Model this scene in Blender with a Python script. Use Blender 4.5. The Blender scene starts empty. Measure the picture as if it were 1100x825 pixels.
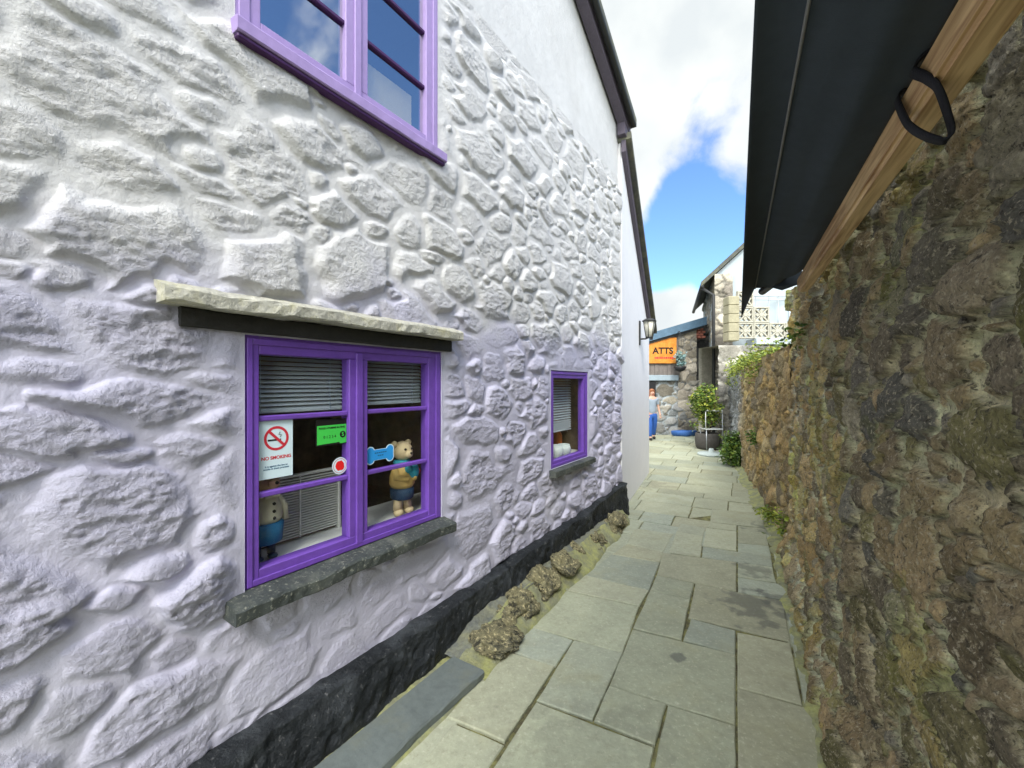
import bpy, bmesh, math, random
import numpy as np
from mathutils import Vector, Matrix

random.seed(7)
R = math.radians
scn = bpy.context.scene
col = scn.collection

# ------------------------------------------------------------------ camera
F_PX, CX, CY, CAM_H = 450.0, 550.0, 412.5, 1.7
cd = bpy.data.cameras.new('camera')
cd.sensor_width = 36.0
cd.lens = F_PX / 1100.0 * 36.0
cd.clip_start, cd.clip_end = 0.05, 2000.0
cam = bpy.data.objects.new('camera', cd)
cam.location = (0, 0, CAM_H)
cam.rotation_euler = (R(90), 0, 0)
col.objects.link(cam)
scn.camera = cam

# ------------------------------------------------------------------ sun, sky, exposure
DX, DY = 0.4737, 0.8807                    # direction of the alley
RX, RY = DY, -DX                           # to the right of the alley
SUN_SIDE, SUN_BACK, SUN_UP = 0.38, 0.85, 1.0
sv = Vector((RX*SUN_SIDE - DX*SUN_BACK, RY*SUN_SIDE - DY*SUN_BACK, SUN_UP)).normalized()
SUN_STRENGTH, SUN_ANGLE, SKY_STRENGTH, EXPOSURE = 1.0, 14.0, 0.15, 1.62
CLOUD_GLOW = 5.0
sd = bpy.data.lights.new('sun', 'SUN')
sd.energy, sd.angle, sd.color = SUN_STRENGTH, R(SUN_ANGLE), (1.0, 0.95, 0.86)
sun = bpy.data.objects.new('sun', sd)
sun.rotation_euler = (-sv).to_track_quat('-Z', 'Y').to_euler()
sun.location = (0, 0, 30)
col.objects.link(sun)

scn.view_settings.view_transform = 'Standard'
scn.view_settings.look = 'None'
scn.view_settings.exposure = EXPOSURE
scn.view_settings.gamma = 1.0
scn.view_settings.use_curve_mapping = False

world = bpy.data.worlds.new('World')
scn.world = world
world.use_nodes = True
wt = world.node_tree
wt.nodes.clear()


def N(t, kind, **kw):
    n = t.nodes.new(kind)
    for k, v in kw.items():
        if hasattr(n, k):
            setattr(n, k, v)
    return n


def mathn(t, op, a, b=None, clamp=False):
    n = t.nodes.new('ShaderNodeMath')
    n.operation = op
    n.use_clamp = clamp
    for i, x in enumerate((a, b)):
        if x is None:
            continue
        if isinstance(x, (int, float)):
            n.inputs[i].default_value = x
        else:
            t.links.new(x, n.inputs[i])
    return n.outputs[0]


sky = N(wt, 'ShaderNodeTexSky')
sky.sky_type = 'NISHITA'
sky.sun_disc = False
sky.sun_elevation = math.asin(sv.z)
sky.sun_rotation = math.atan2(sv.x, sv.y)
sky.air_density = 1.0
sky.dust_density = 0.3
sky.ozone_density = 2.0
tc = N(wt, 'ShaderNodeTexCoord')
noi = N(wt, 'ShaderNodeTexNoise')
noi.inputs['Scale'].default_value = 3.2
noi.inputs['Detail'].default_value = 9.0
noi.inputs['Roughness'].default_value = 0.58
noi.inputs['Distortion'].default_value = 0.25
wt.links.new(tc.outputs['Generated'], noi.inputs['Vector'])
acc = mathn(wt, 'MULTIPLY', noi.outputs['Fac'], 2.8)


def sky_blob(acc, px, py, amp, radius, vec=None):
    """soft clearing (amp<0) or bank (amp>0) of cloud in a fixed direction of the sky"""
    d = Vector(vec).normalized() if vec else Vector(((px-CX)/F_PX, 1.0, (CY-py)/F_PX)).normalized()
    dp = wt.nodes.new('ShaderNodeVectorMath')
    dp.operation = 'DOT_PRODUCT'
    wt.links.new(tc.outputs['Generated'], dp.inputs[0])
    dp.inputs[1].default_value = d
    mr = wt.nodes.new('ShaderNodeMapRange')
    mr.interpolation_type = 'SMOOTHSTEP'
    wt.links.new(dp.outputs['Value'], mr.inputs['Value'])
    mr.inputs['From Min'].default_value = math.cos(R(radius))
    mr.inputs['From Max'].default_value = 1.0
    mr.inputs['To Min'].default_value = 0.0
    mr.inputs['To Max'].default_value = amp
    return mathn(wt, 'ADD', acc, mr.outputs['Result'])


for b in ((735, 190, -0.55, 7), (728, 240, -0.95, 7), (742, 288, -0.95, 7), (705, 285, -0.6, 4.5), (770, 110, -0.45, 5),
          (800, 240, -0.55, 6), (780, 265, -0.5, 6), (790, 130, 0.25, 5), (725, 335, 0.55, 5), (690, 220, 0.45, 5), (690, 160, 0.3, 7),
          (700, 40, 0.6, 20), (700, 330, 0.3, 5)):
    acc = sky_blob(acc, *b)
acc = sky_blob(acc, 0, 0, -0.36, 55, vec=(1.11, -0.07, 0.78))
ramp = N(wt, 'ShaderNodeMapRange')
ramp.interpolation_type = 'SMOOTHSTEP'
wt.links.new(acc, ramp.inputs['Value'])
ramp.inputs['From Min'].default_value = 0.92
ramp.inputs['From Max'].default_value = 1.45
n2 = N(wt, 'ShaderNodeTexNoise')
n2.inputs['Scale'].default_value = 6.0
n2.inputs['Detail'].default_value = 6.0
wt.links.new(tc.outputs['Generated'], n2.inputs['Vector'])
ccol = N(wt, 'ShaderNodeMix', data_type='RGBA')
ccol.inputs['A'].default_value = (1.85, 1.97, 2.02, 1)
ccol.inputs['B'].default_value = (2.35, 2.42, 2.36, 1)
mr2 = N(wt, 'ShaderNodeMapRange')
mr2.inputs['From Min'].default_value = 0.35
mr2.inputs['From Max'].default_value = 0.65
wt.links.new(n2.outputs['Fac'], mr2.inputs['Value'])
wt.links.new(mr2.outputs['Result'], ccol.inputs['Factor'])
cmix = N(wt, 'ShaderNodeMix', data_type='RGBA')
wt.links.new(ramp.outputs['Result'], cmix.inputs['Factor'])
tint = N(wt, 'ShaderNodeVectorMath', operation='MULTIPLY')
wt.links.new(sky.outputs['Color'], tint.inputs[0])
tint.inputs[1].default_value = (0.40, 0.51, 0.64)
wt.links.new(tint.outputs[0], cmix.inputs['A'])
# cloud lit through from behind: brightest round the hidden sun
dps = N(wt, 'ShaderNodeVectorMath', operation='DOT_PRODUCT')
wt.links.new(tc.outputs['Generated'], dps.inputs[0])
dps.inputs[1].default_value = sv
glow = N(wt, 'ShaderNodeMapRange', interpolation_type='SMOOTHSTEP')
wt.links.new(dps.outputs['Value'], glow.inputs['Value'])
glow.inputs['From Min'].default_value = 0.05
glow.inputs['From Max'].default_value = 1.0
glow.inputs['To Min'].default_value = 1.0
glow.inputs['To Max'].default_value = CLOUD_GLOW
cs_ = N(wt, 'ShaderNodeVectorMath', operation='SCALE')
wt.links.new(ccol.outputs['Result'], cs_.inputs[0])
wt.links.new(glow.outputs['Result'], cs_.inputs['Scale'])
wt.links.new(cs_.outputs[0], cmix.inputs['B'])
bg = N(wt, 'ShaderNodeBackground')
bg.inputs['Strength'].default_value = SKY_STRENGTH
wt.links.new(cmix.outputs['Result'], bg.inputs['Color'])
wo = N(wt, 'ShaderNodeOutputWorld')
wt.links.new(bg.outputs['Background'], wo.inputs['Surface'])

# ------------------------------------------------------------------ numpy noise
_tab = np.random.RandomState(11).rand(8, 256, 256)


def vnoise(x, y, seed=0):
    t = _tab[seed % 8]
    x = x + seed*17.31
    y = y + seed*9.77
    xi = np.floor(x).astype(np.int64)
    yi = np.floor(y).astype(np.int64)
    fx = x-xi
    fy = y-yi
    fx = fx*fx*(3-2*fx)
    fy = fy*fy*(3-2*fy)
    x0, x1, y0, y1 = xi & 255, (xi+1) & 255, yi & 255, (yi+1) & 255
    return (t[x0, y0]*(1-fx)+t[x1, y0]*fx)*(1-fy)+(t[x0, y1]*(1-fx)+t[x1, y1]*fx)*fy


def fbm(x, y, scale, octs=4, seed=0, gain=0.5):
    v, amp, tot = 0.0, 1.0, 0.0
    for o in range(octs):
        v = v + amp*(vnoise(x*scale, y*scale, seed+o)-0.5)
        tot += amp
        amp *= gain
        scale *= 2.03
    return v/tot*2.0


def sstep(a, b, x):
    t = np.clip((x-a)/(b-a), 0, 1)
    return t*t*(3-2*t)


# ------------------------------------------------------------------ materials
MATS = {}


def mat(name, base, rough=0.8, var=0.15, scale=8.0, bump=0.2, bscale=40.0, metal=0.0, tone=None, base2=None,
        spec=0.3, bdist=0.01, attr=None, maskbump=None, stain=None, stain_scale=2.0, stain_amt=0.5, detail=6.0, speckle=()):
    """procedural material: base colour broken up by noise, optional second colour, vertex attribute colour, bump"""
    m = bpy.data.materials.new(name)
    m.use_nodes = True
    t = m.node_tree
    p = t.nodes['Principled BSDF']
    p.inputs['Roughness'].default_value = rough
    p.inputs['Metallic'].default_value = metal
    p.inputs['Specular IOR Level'].default_value = spec
    tc = N(t, 'ShaderNodeTexCoord')
    vec = tc.outputs['Object']
    n1 = N(t, 'ShaderNodeTexNoise')
    n1.inputs['Scale'].default_value = scale
    n1.inputs['Detail'].default_value = detail
    n1.inputs['Roughness'].default_value = 0.62
    t.links.new(vec, n1.inputs['Vector'])
    if attr:
        a = N(t, 'ShaderNodeAttribute', attribute_name=attr)
        c0 = a.outputs['Color']
    else:
        rgb = N(t, 'ShaderNodeRGB')
        rgb.outputs[0].default_value = (*base, 1)
        c0 = rgb.outputs[0]
    if base2:
        mx = N(t, 'ShaderNodeMix', data_type='RGBA')
        mr = N(t, 'ShaderNodeMapRange')
        mr.inputs['From Min'].default_value = 0.4
        mr.inputs['From Max'].default_value = 0.62
        t.links.new(n1.outputs['Fac'], mr.inputs['Value'])
        t.links.new(mr.outputs['Result'], mx.inputs['Factor'])
        t.links.new(c0, mx.inputs['A'])
        mx.inputs['B'].default_value = (*base2, 1)
        c0 = mx.outputs['Result']
    n2 = N(t, 'ShaderNodeTexNoise')
    n2.inputs['Scale'].default_value = scale*5
    n2.inputs['Detail'].default_value = detail
    n2.inputs['Roughness'].default_value = 0.7
    t.links.new(vec, n2.inputs['Vector'])
    s = mathn(t, 'ADD', mathn(t, 'MULTIPLY', n1.outputs['Fac'], 1.0), mathn(t, 'MULTIPLY', n2.outputs['Fac'], 1.0))
    s = mathn(t, 'ADD', mathn(t, 'MULTIPLY', mathn(t, 'SUBTRACT', s, 1.0), var*3.2), 1.0)
    if tone:
        a = N(t, 'ShaderNodeAttribute', attribute_name=tone)
        s = mathn(t, 'MULTIPLY', s, a.outputs['Fac'])
    vm = N(t, 'ShaderNodeVectorMath')
    vm.operation = 'SCALE'
    t.links.new(c0, vm.inputs[0])
    t.links.new(s, vm.inputs['Scale'])
    cout = vm.outputs[0]
    if stain:
        n3 = N(t, 'ShaderNodeTexNoise')
        n3.inputs['Scale'].default_value = stain_scale
        n3.inputs['Detail'].default_value = 8
        n3.inputs['Roughness'].default_value = 0.65
        t.links.new(vec, n3.inputs['Vector'])
        mr = N(t, 'ShaderNodeMapRange')
        mr.inputs['From Min'].default_value = 0.52
        mr.inputs['From Max'].default_value = 0.72
        mr.inputs['To Max'].default_value = stain_amt
        t.links.new(n3.outputs['Fac'], mr.inputs['Value'])
        mx = N(t, 'ShaderNodeMix', data_type='RGBA')
        t.links.new(mr.outputs['Result'], mx.inputs['Factor'])
        t.links.new(cout, mx.inputs['A'])
        mx.inputs['B'].default_value = (*stain, 1)
        cout = mx.outputs['Result']
    for scol, sscale, thr, samt in speckle:
        n4 = N(t, 'ShaderNodeTexNoise')
        n4.inputs['Scale'].default_value = sscale
        n4.inputs['Detail'].default_value = 5
        n4.inputs['Roughness'].default_value = 0.7
        n4.inputs['Distortion'].default_value = 0.4
        t.links.new(vec, n4.inputs['Vector'])
        mr = N(t, 'ShaderNodeMapRange')
        mr.inputs['From Min'].default_value = thr
        mr.inputs['From Max'].default_value = thr+0.09
        mr.inputs['To Max'].default_value = samt
        t.links.new(n4.outputs['Fac'], mr.inputs['Value'])
        mx = N(t, 'ShaderNodeMix', data_type='RGBA')
        t.links.new(mr.outputs['Result'], mx.inputs['Factor'])
        t.links.new(cout, mx.inputs['A'])
        mx.inputs['B'].default_value = (*scol, 1)
        cout = mx.outputs['Result']
    t.links.new(cout, p.inputs['Base Color'])
    if bump > 0:
        nb = N(t, 'ShaderNodeTexNoise')
        nb.inputs['Scale'].default_value = bscale
        nb.inputs['Detail'].default_value = 7
        nb.inputs['Roughness'].default_value = 0.68
        t.links.new(vec, nb.inputs['Vector'])
        bp = N(t, 'ShaderNodeBump')
        bp.inputs['Distance'].default_value = bdist
        h = nb.outputs['Fac']
        if maskbump:
            a = N(t, 'ShaderNodeAttribute', attribute_name=maskbump)
            f = mathn(t, 'ADD', mathn(t, 'MULTIPLY', a.outputs['Fac'], 0.8), 0.2)
            h = mathn(t, 'MULTIPLY', h, f)
        bp.inputs['Strength'].default_value = bump
        t.links.new(h, bp.inputs['Height'])
        t.links.new(bp.outputs['Normal'], p.inputs['Normal'])
    MATS[name] = m
    return m


def glass_mat(name, r0=0.05, tint=(0.9, 0.93, 0.93)):
    m = bpy.data.materials.new(name)
    m.use_nodes = True
    t = m.node_tree
    t.nodes.clear()
    lw_ = N(t, 'ShaderNodeLayerWeight')
    lw_.inputs['Blend'].default_value = 0.5
    fres = mathn(t, 'ADD', mathn(t, 'MULTIPLY', mathn(t, 'POWER', lw_.outputs['Facing'], 5.0), 1-r0), r0)
    n1 = N(t, 'ShaderNodeTexNoise')
    n1.inputs['Scale'].default_value = 2.0
    bp = N(t, 'ShaderNodeBump')
    bp.inputs['Strength'].default_value = 0.05
    bp.inputs['Distance'].default_value = 0.02
    tc = N(t, 'ShaderNodeTexCoord')
    t.links.new(tc.outputs['Object'], n1.inputs['Vector'])
    t.links.new(n1.outputs['Fac'], bp.inputs['Height'])
    g = N(t, 'ShaderNodeBsdfGlossy')
    g.inputs['Roughness'].default_value = 0.03
    t.links.new(bp.outputs['Normal'], g.inputs['Normal'])
    tr = N(t, 'ShaderNodeBsdfTransparent')
    tr.inputs['Color'].default_value = (*tint, 1)
    mx = N(t, 'ShaderNodeMixShader')
    t.links.new(fres, mx.inputs['Fac'])
    t.links.new(tr.outputs[0], mx.inputs[1])
    t.links.new(g.outputs[0], mx.inputs[2])
    o = N(t, 'ShaderNodeOutputMaterial')
    t.links.new(mx.outputs[0], o.inputs['Surface'])
    MATS[name] = m
    return m


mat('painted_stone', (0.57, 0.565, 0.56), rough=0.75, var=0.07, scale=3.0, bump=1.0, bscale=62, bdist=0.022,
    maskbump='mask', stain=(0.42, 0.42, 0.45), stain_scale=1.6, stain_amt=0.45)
mat('smooth_render', (0.56, 0.56, 0.56), rough=0.85, var=0.09, scale=1.5, bump=0.5, bscale=14, bdist=0.015,
    stain=(0.48, 0.47, 0.46), stain_scale=1.3, stain_amt=0.55)
mat('white_render', (0.72, 0.72, 0.75), rough=0.85, var=0.04, scale=1.5, bump=0.15, bscale=25)
mat('black_plinth', (0.013, 0.016, 0.019), rough=0.5, var=0.35, scale=4, bump=0.9, bscale=28, bdist=0.025,
    stain=(0.09, 0.10, 0.11), stain_scale=4.0, stain_amt=0.55, speckle=(((0.20, 0.20, 0.20), 40, 0.60, 0.6),))
mat('purple_paint', (0.15, 0.062, 0.38), rough=0.45, var=0.16, scale=6, bump=0.12, bscale=30, spec=0.5)
mat('pale_purple', (0.34, 0.25, 0.49), rough=0.5, var=0.08, scale=6, bump=0.12, bscale=30)  # paler lilac of the upper frame and sill
mat('shade_purple', (0.06, 0.02, 0.09), rough=0.5, var=0.1, scale=6, bump=0.1)  # underside shade of the upper bars and sill put into the colour
mat('slate', (0.05, 0.058, 0.055), rough=0.6, var=0.25, scale=7, bump=0.6, bscale=30, bdist=0.012,
    stain=(0.15, 0.155, 0.125), stain_scale=7, stain_amt=0.6,
    speckle=(((0.30, 0.30, 0.24), 70, 0.57, 0.7),))
mat('slate_slab', (0.125, 0.145, 0.14), rough=0.6, var=0.2, scale=5, bump=0.5, bscale=22, bdist=0.01,
    stain=(0.15, 0.15, 0.10), stain_scale=5, stain_amt=0.5)
mat('lichen_lintel', (0.43, 0.42, 0.36), rough=0.9, var=0.25, scale=9, bump=0.8, bscale=40, bdist=0.015,
    stain=(0.42, 0.39, 0.17), stain_scale=9, stain_amt=0.7,
    speckle=(((0.60, 0.58, 0.48), 30, 0.54, 0.7), ((0.12, 0.12, 0.10), 45, 0.57, 0.7)))
mat('shade_dark', (0.025, 0.024, 0.022), rough=0.7, var=0.3, scale=8, bump=0.4)  # near-black of the strip that stands in for lintel shade
mat('paving', (0.27, 0.275, 0.21), rough=0.68, var=0.17, scale=4.5, bump=0.6, bscale=20, bdist=0.010, attr='Col',
    stain=(0.30, 0.29, 0.175), stain_scale=2.3, stain_amt=0.6,
    speckle=(((0.24, 0.235, 0.16), 22, 0.56, 0.4), ((0.53, 0.52, 0.40), 45, 0.57, 0.4), ((0.20, 0.19, 0.13), 100, 0.60, 0.5)))
mat('joint', (0.11, 0.10, 0.055), rough=0.95, var=0.4, scale=14, bump=0.8, bscale=90, base2=(0.20, 0.195, 0.075))
mat('ground_dirt', (0.14, 0.13, 0.10), rough=0.95, var=0.2, scale=0.6, bump=0.3)
mat('mortar_bed', (0.25, 0.255, 0.165), rough=0.95, var=0.25, scale=9, bump=0.8, bscale=50, bdist=0.02,
    base2=(0.32, 0.325, 0.13), stain=(0.14, 0.145, 0.09), stain_scale=3.5, stain_amt=0.6)
mat('mortar_grey', (0.15, 0.16, 0.145), rough=0.95, var=0.3, scale=9, bump=0.8, bscale=50, bdist=0.02, base2=(0.20, 0.20, 0.13))
mat('rubble', (0.26, 0.235, 0.13), rough=0.9, var=0.5, scale=8, bump=0.6, bscale=70, bdist=0.04,
    base2=(0.06, 0.06, 0.045), stain=(0.46, 0.42, 0.24), stain_scale=14, stain_amt=0.9, detail=9,
    speckle=(((0.022, 0.022, 0.018), 14, 0.53, 0.95), ((0.58, 0.50, 0.28), 38, 0.55, 0.85), ((0.03, 0.03, 0.022), 60, 0.55, 0.8)))
mat('rubble_wall', (0.2, 0.17, 0.13), rough=0.92, var=0.50, scale=16, bump=1.0, bscale=60, bdist=0.03, attr='Col',
    stain=(0.13, 0.12, 0.05), stain_scale=3.5, stain_amt=0.35, detail=9,
    speckle=(((0.50, 0.43, 0.28), 26, 0.585, 0.7), ((0.045, 0.037, 0.026), 38, 0.56, 0.85), ((0.56, 0.49, 0.35), 75, 0.555, 0.8), ((0.04, 0.035, 0.025), 110, 0.565, 0.7)))
mat('far_stone', (0.2, 0.17, 0.13), rough=0.92, var=0.3, scale=5, bump=1.0, bscale=20, bdist=0.03, attr='Col')
mat('fabric', (0.045, 0.056, 0.070), rough=0.85, var=0.12, scale=3, bump=0.25, bscale=240, bdist=0.002, spec=0.2)
mat('cord', (0.20, 0.20, 0.20), rough=0.7, var=0.1, bump=0.2)
mat('black_strap', (0.008, 0.008, 0.012), rough=0.75, var=0.1, bump=0.3, bscale=150)
mat('white_paint', (0.75, 0.76, 0.76), rough=0.5, var=0.04, bump=0.05)
mat('grey_metal', (0.40, 0.42, 0.44), rough=0.35, var=0.06, bump=0.05, metal=0.7)
mat('blind', (0.60, 0.66, 0.68), rough=0.5, var=0.04, bump=0.0)
mat('white_louvre', (0.66, 0.66, 0.62), rough=0.5, var=0.04, bump=0.0)
mat('room_dark', (0.16, 0.12, 0.095), rough=0.9, var=0.4, scale=3, bump=0.0, base2=(0.24, 0.15, 0.11))
mat('room_blue', (0.20, 0.30, 0.40), rough=0.9, var=0.1, scale=1, bump=0.0)
mat('cream_card', (0.80, 0.68, 0.40), rough=0.7, var=0.05, bump=0.0)
mat('sill_white', (0.80, 0.80, 0.77), rough=0.6, var=0.06, bump=0.0)
mat('gutter_dark', (0.035, 0.036, 0.036), rough=0.5, var=0.15, bump=0.1)
mat('verge_board', (0.10, 0.085, 0.11), rough=0.5, var=0.15, bump=0.1)
mat('roof_slate', (0.085, 0.09, 0.085), rough=0.75, var=0.3, scale=5, bump=0.6, bscale=20, base2=(0.12, 0.12, 0.08))
mat('roof_blue', (0.10, 0.17, 0.24), rough=0.7, var=0.2, scale=3, bump=0.3, bscale=20)
mat('sign_orange', (0.68, 0.22, 0.03), rough=0.5, var=0.12, scale=5, bump=0.05, base2=(0.74, 0.30, 0.05))
mat('letter_black', (0.012, 0.011, 0.010), rough=0.5, var=0.0, bump=0.0)
mat('letter_red', (0.55, 0.03, 0.05), rough=0.5, var=0.0, bump=0.0)
mat('letter_blue', (0.02, 0.10, 0.20), rough=0.5, var=0.0, bump=0.0)
mat('sticker_white', (0.62, 0.76, 0.82), rough=0.4, var=0.03, bump=0.0)
mat('sticker_green', (0.06, 0.55, 0.08), rough=0.4, var=0.03, bump=0.0)
mat('sticker_blue', (0.03, 0.30, 0.72), rough=0.4, var=0.03, bump=0.0)
mat('sticker_red', (0.75, 0.02, 0.02), rough=0.4, var=0.03, bump=0.0)
mat('sticker_edge', (0.62, 0.80, 0.88), rough=0.4, var=0.0, bump=0.0)
mat('timber_clad', (0.20, 0.175, 0.16), rough=0.8, var=0.25, scale=6, bump=0.4, bscale=20)
mat('blue_beam', (0.33, 0.40, 0.45), rough=0.7, var=0.15, bump=0.2)
mat('brick_red', (0.36, 0.13, 0.09), rough=0.9, var=0.3, scale=6, bump=0.4)
mat('concrete', (0.42, 0.40, 0.33), rough=0.9, var=0.2, scale=6, bump=0.5, bscale=25)
mat('ochre_concrete', (0.34, 0.31, 0.21), rough=0.9, var=0.25, scale=6, bump=0.5, bscale=25)
mat('skin', (0.55, 0.33, 0.24), rough=0.6, var=0.03, bump=0.0)
mat('hair', (0.26, 0.10, 0.045), rough=0.6, var=0.2, scale=30, bump=0.3)
mat('grey_top', (0.27, 0.32, 0.38), rough=0.85, var=0.08, bump=0.2)
mat('blue_jeans', (0.03, 0.10, 0.36), rough=0.85, var=0.12, bump=0.2)
mat('black_thing', (0.02, 0.02, 0.022), rough=0.5, var=0.1, bump=0.1)
mat('barrel', (0.075, 0.068, 0.062), rough=0.8, var=0.3, scale=6, bump=0.4)
mat('bark', (0.12, 0.09, 0.06), rough=0.9, var=0.3, bump=0.4)
mat('leaf', (0.09, 0.15, 0.03), rough=0.5, var=0.1, bump=0.0, attr='Col', spec=0.4)
mat('cream_cloth', (0.62, 0.57, 0.44), rough=0.7, var=0.05, bump=0.0)
mat('toy_face', (0.55, 0.33, 0.22), rough=0.6, var=0.1, scale=20, bump=0.0)
mat('toy_bear', (0.66, 0.52, 0.30), rough=0.7, var=0.1, scale=20, bump=0.0)
mat('toy_blue', (0.018, 0.13, 0.27), rough=0.6, var=0.05, bump=0.0)
mat('toy_teal', (0.03, 0.30, 0.40), rough=0.6, var=0.05, bump=0.0)
mat('toy_navy', (0.02, 0.05, 0.10), rough=0.6, var=0.05, bump=0.0)
mat('toy_ochre', (0.60, 0.40, 0.13), rough=0.6, var=0.08, bump=0.0)
mat('toy_red', (0.6, 0.04, 0.03), rough=0.5, var=0.05, bump=0.0)
mat('china', (0.70, 0.76, 0.72), rough=0.3, var=0.03, bump=0.0)
mat('orange_glass', (0.6, 0.16, 0.03), rough=0.3, var=0.05, bump=0.0)
mat('lamp_glass', (0.62, 0.60, 0.50), rough=0.35, var=0.06, bump=0.05)
mat('pale_stone', (0.42, 0.47, 0.45), rough=0.8, var=0.15, bump=0.3)
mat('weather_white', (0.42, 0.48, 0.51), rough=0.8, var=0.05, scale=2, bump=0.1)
mat('blue_trough', (0.05, 0.14, 0.40), rough=0.6, var=0.1, bump=0.1)
mat('teal_leaf', (0.20, 0.34, 0.34), rough=0.6, var=0.1, bump=0.0, attr='Col')
glass_mat('glass', 0.06)
glass_mat('sky_glass', 0.52, tint=(0.9, 0.95, 0.98))

# pine beam: stretched grain along its length
m = bpy.data.materials.new('pine')
m.use_nodes = True
t = m.node_tree
p = t.nodes['Principled BSDF']
p.inputs['Roughness'].default_value = 0.55
tcx = N(t, 'ShaderNodeTexCoord')
mp = N(t, 'ShaderNodeMapping')
mp.inputs['Rotation'].default_value = (0, 0, -math.atan2(DY, DX))
mp2 = N(t, 'ShaderNodeMapping')
mp2.inputs['Scale'].default_value = (1.4, 26, 26)
nz = N(t, 'ShaderNodeTexNoise')
nz.inputs['Scale'].default_value = 1.6
nz.inputs['Detail'].default_value = 8
nz.inputs['Distortion'].default_value = 1.2
t.links.new(tcx.outputs['Object'], mp.inputs['Vector'])
t.links.new(mp.outputs['Vector'], mp2.inputs['Vector'])
t.links.new(mp2.outputs['Vector'], nz.inputs['Vector'])
rm = N(t, 'ShaderNodeValToRGB')
rm.color_ramp.elements[0].position = 0.3
rm.color_ramp.elements[0].color = (0.34, 0.18, 0.075, 1)
rm.color_ramp.elements[1].position = 0.62
rm.color_ramp.elements[1].color = (0.70, 0.49, 0.25, 1)
t.links.new(nz.outputs['Fac'], rm.inputs['Fac'])
t.links.new(rm.outputs['Color'], p.inputs['Base Color'])
MATS['pine'] = m


# ------------------------------------------------------------------ object helpers
def tag(o, label=None, cat=None, group=None, kind=None):
    if label:
        o['label'] = label
    if cat:
        o['category'] = cat
    if group:
        o['group'] = group
    if kind:
        o['kind'] = kind
    return o


def thing(name, loc, label, cat, group=None):
    o = bpy.data.objects.new(name, None)
    o.empty_display_size = 0.1
    o.location = loc
    col.objects.link(o)
    return tag(o, label, cat, group)


def world_loc(o):
    v = Vector((0, 0, 0))
    while o:
        v += Vector(o.location)
        o = o.parent
    return v


def link(name, me, mats, parent=None, origin=None):
    """link a mesh given in world coordinates; origin/parent only move its local frame"""
    if not isinstance(mats, (list, tuple)):
        mats = [mats]
    for mm in mats:
        me.materials.append(MATS[mm])
    o = bpy.data.objects.new(name, me)
    base = world_loc(parent) if parent else Vector((0, 0, 0))
    org = Vector(origin) if origin is not None else base
    me.transform(Matrix.Translation(-org))
    o.location = org-base
    if parent:
        o.parent = parent
    col.objects.link(o)
    return o


class Fr:
    """a vertical working plane: s along it, o out of it, z up"""
    def __init__(self, org, u, flip=False):
        l = math.hypot(*u)
        self.o, self.u = org, (u[0]/l, u[1]/l)
        f = -1 if flip else 1
        self.n = (self.u[1]*f, -self.u[0]*f)

    def p(self, s, o, z):
        return (self.o[0]+self.u[0]*s+self.n[0]*o, self.o[1]+self.u[1]*s+self.n[1]*o, z)


WORLD = Fr((0, 0), (1, 0), True)        # s = x, o = y


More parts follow.
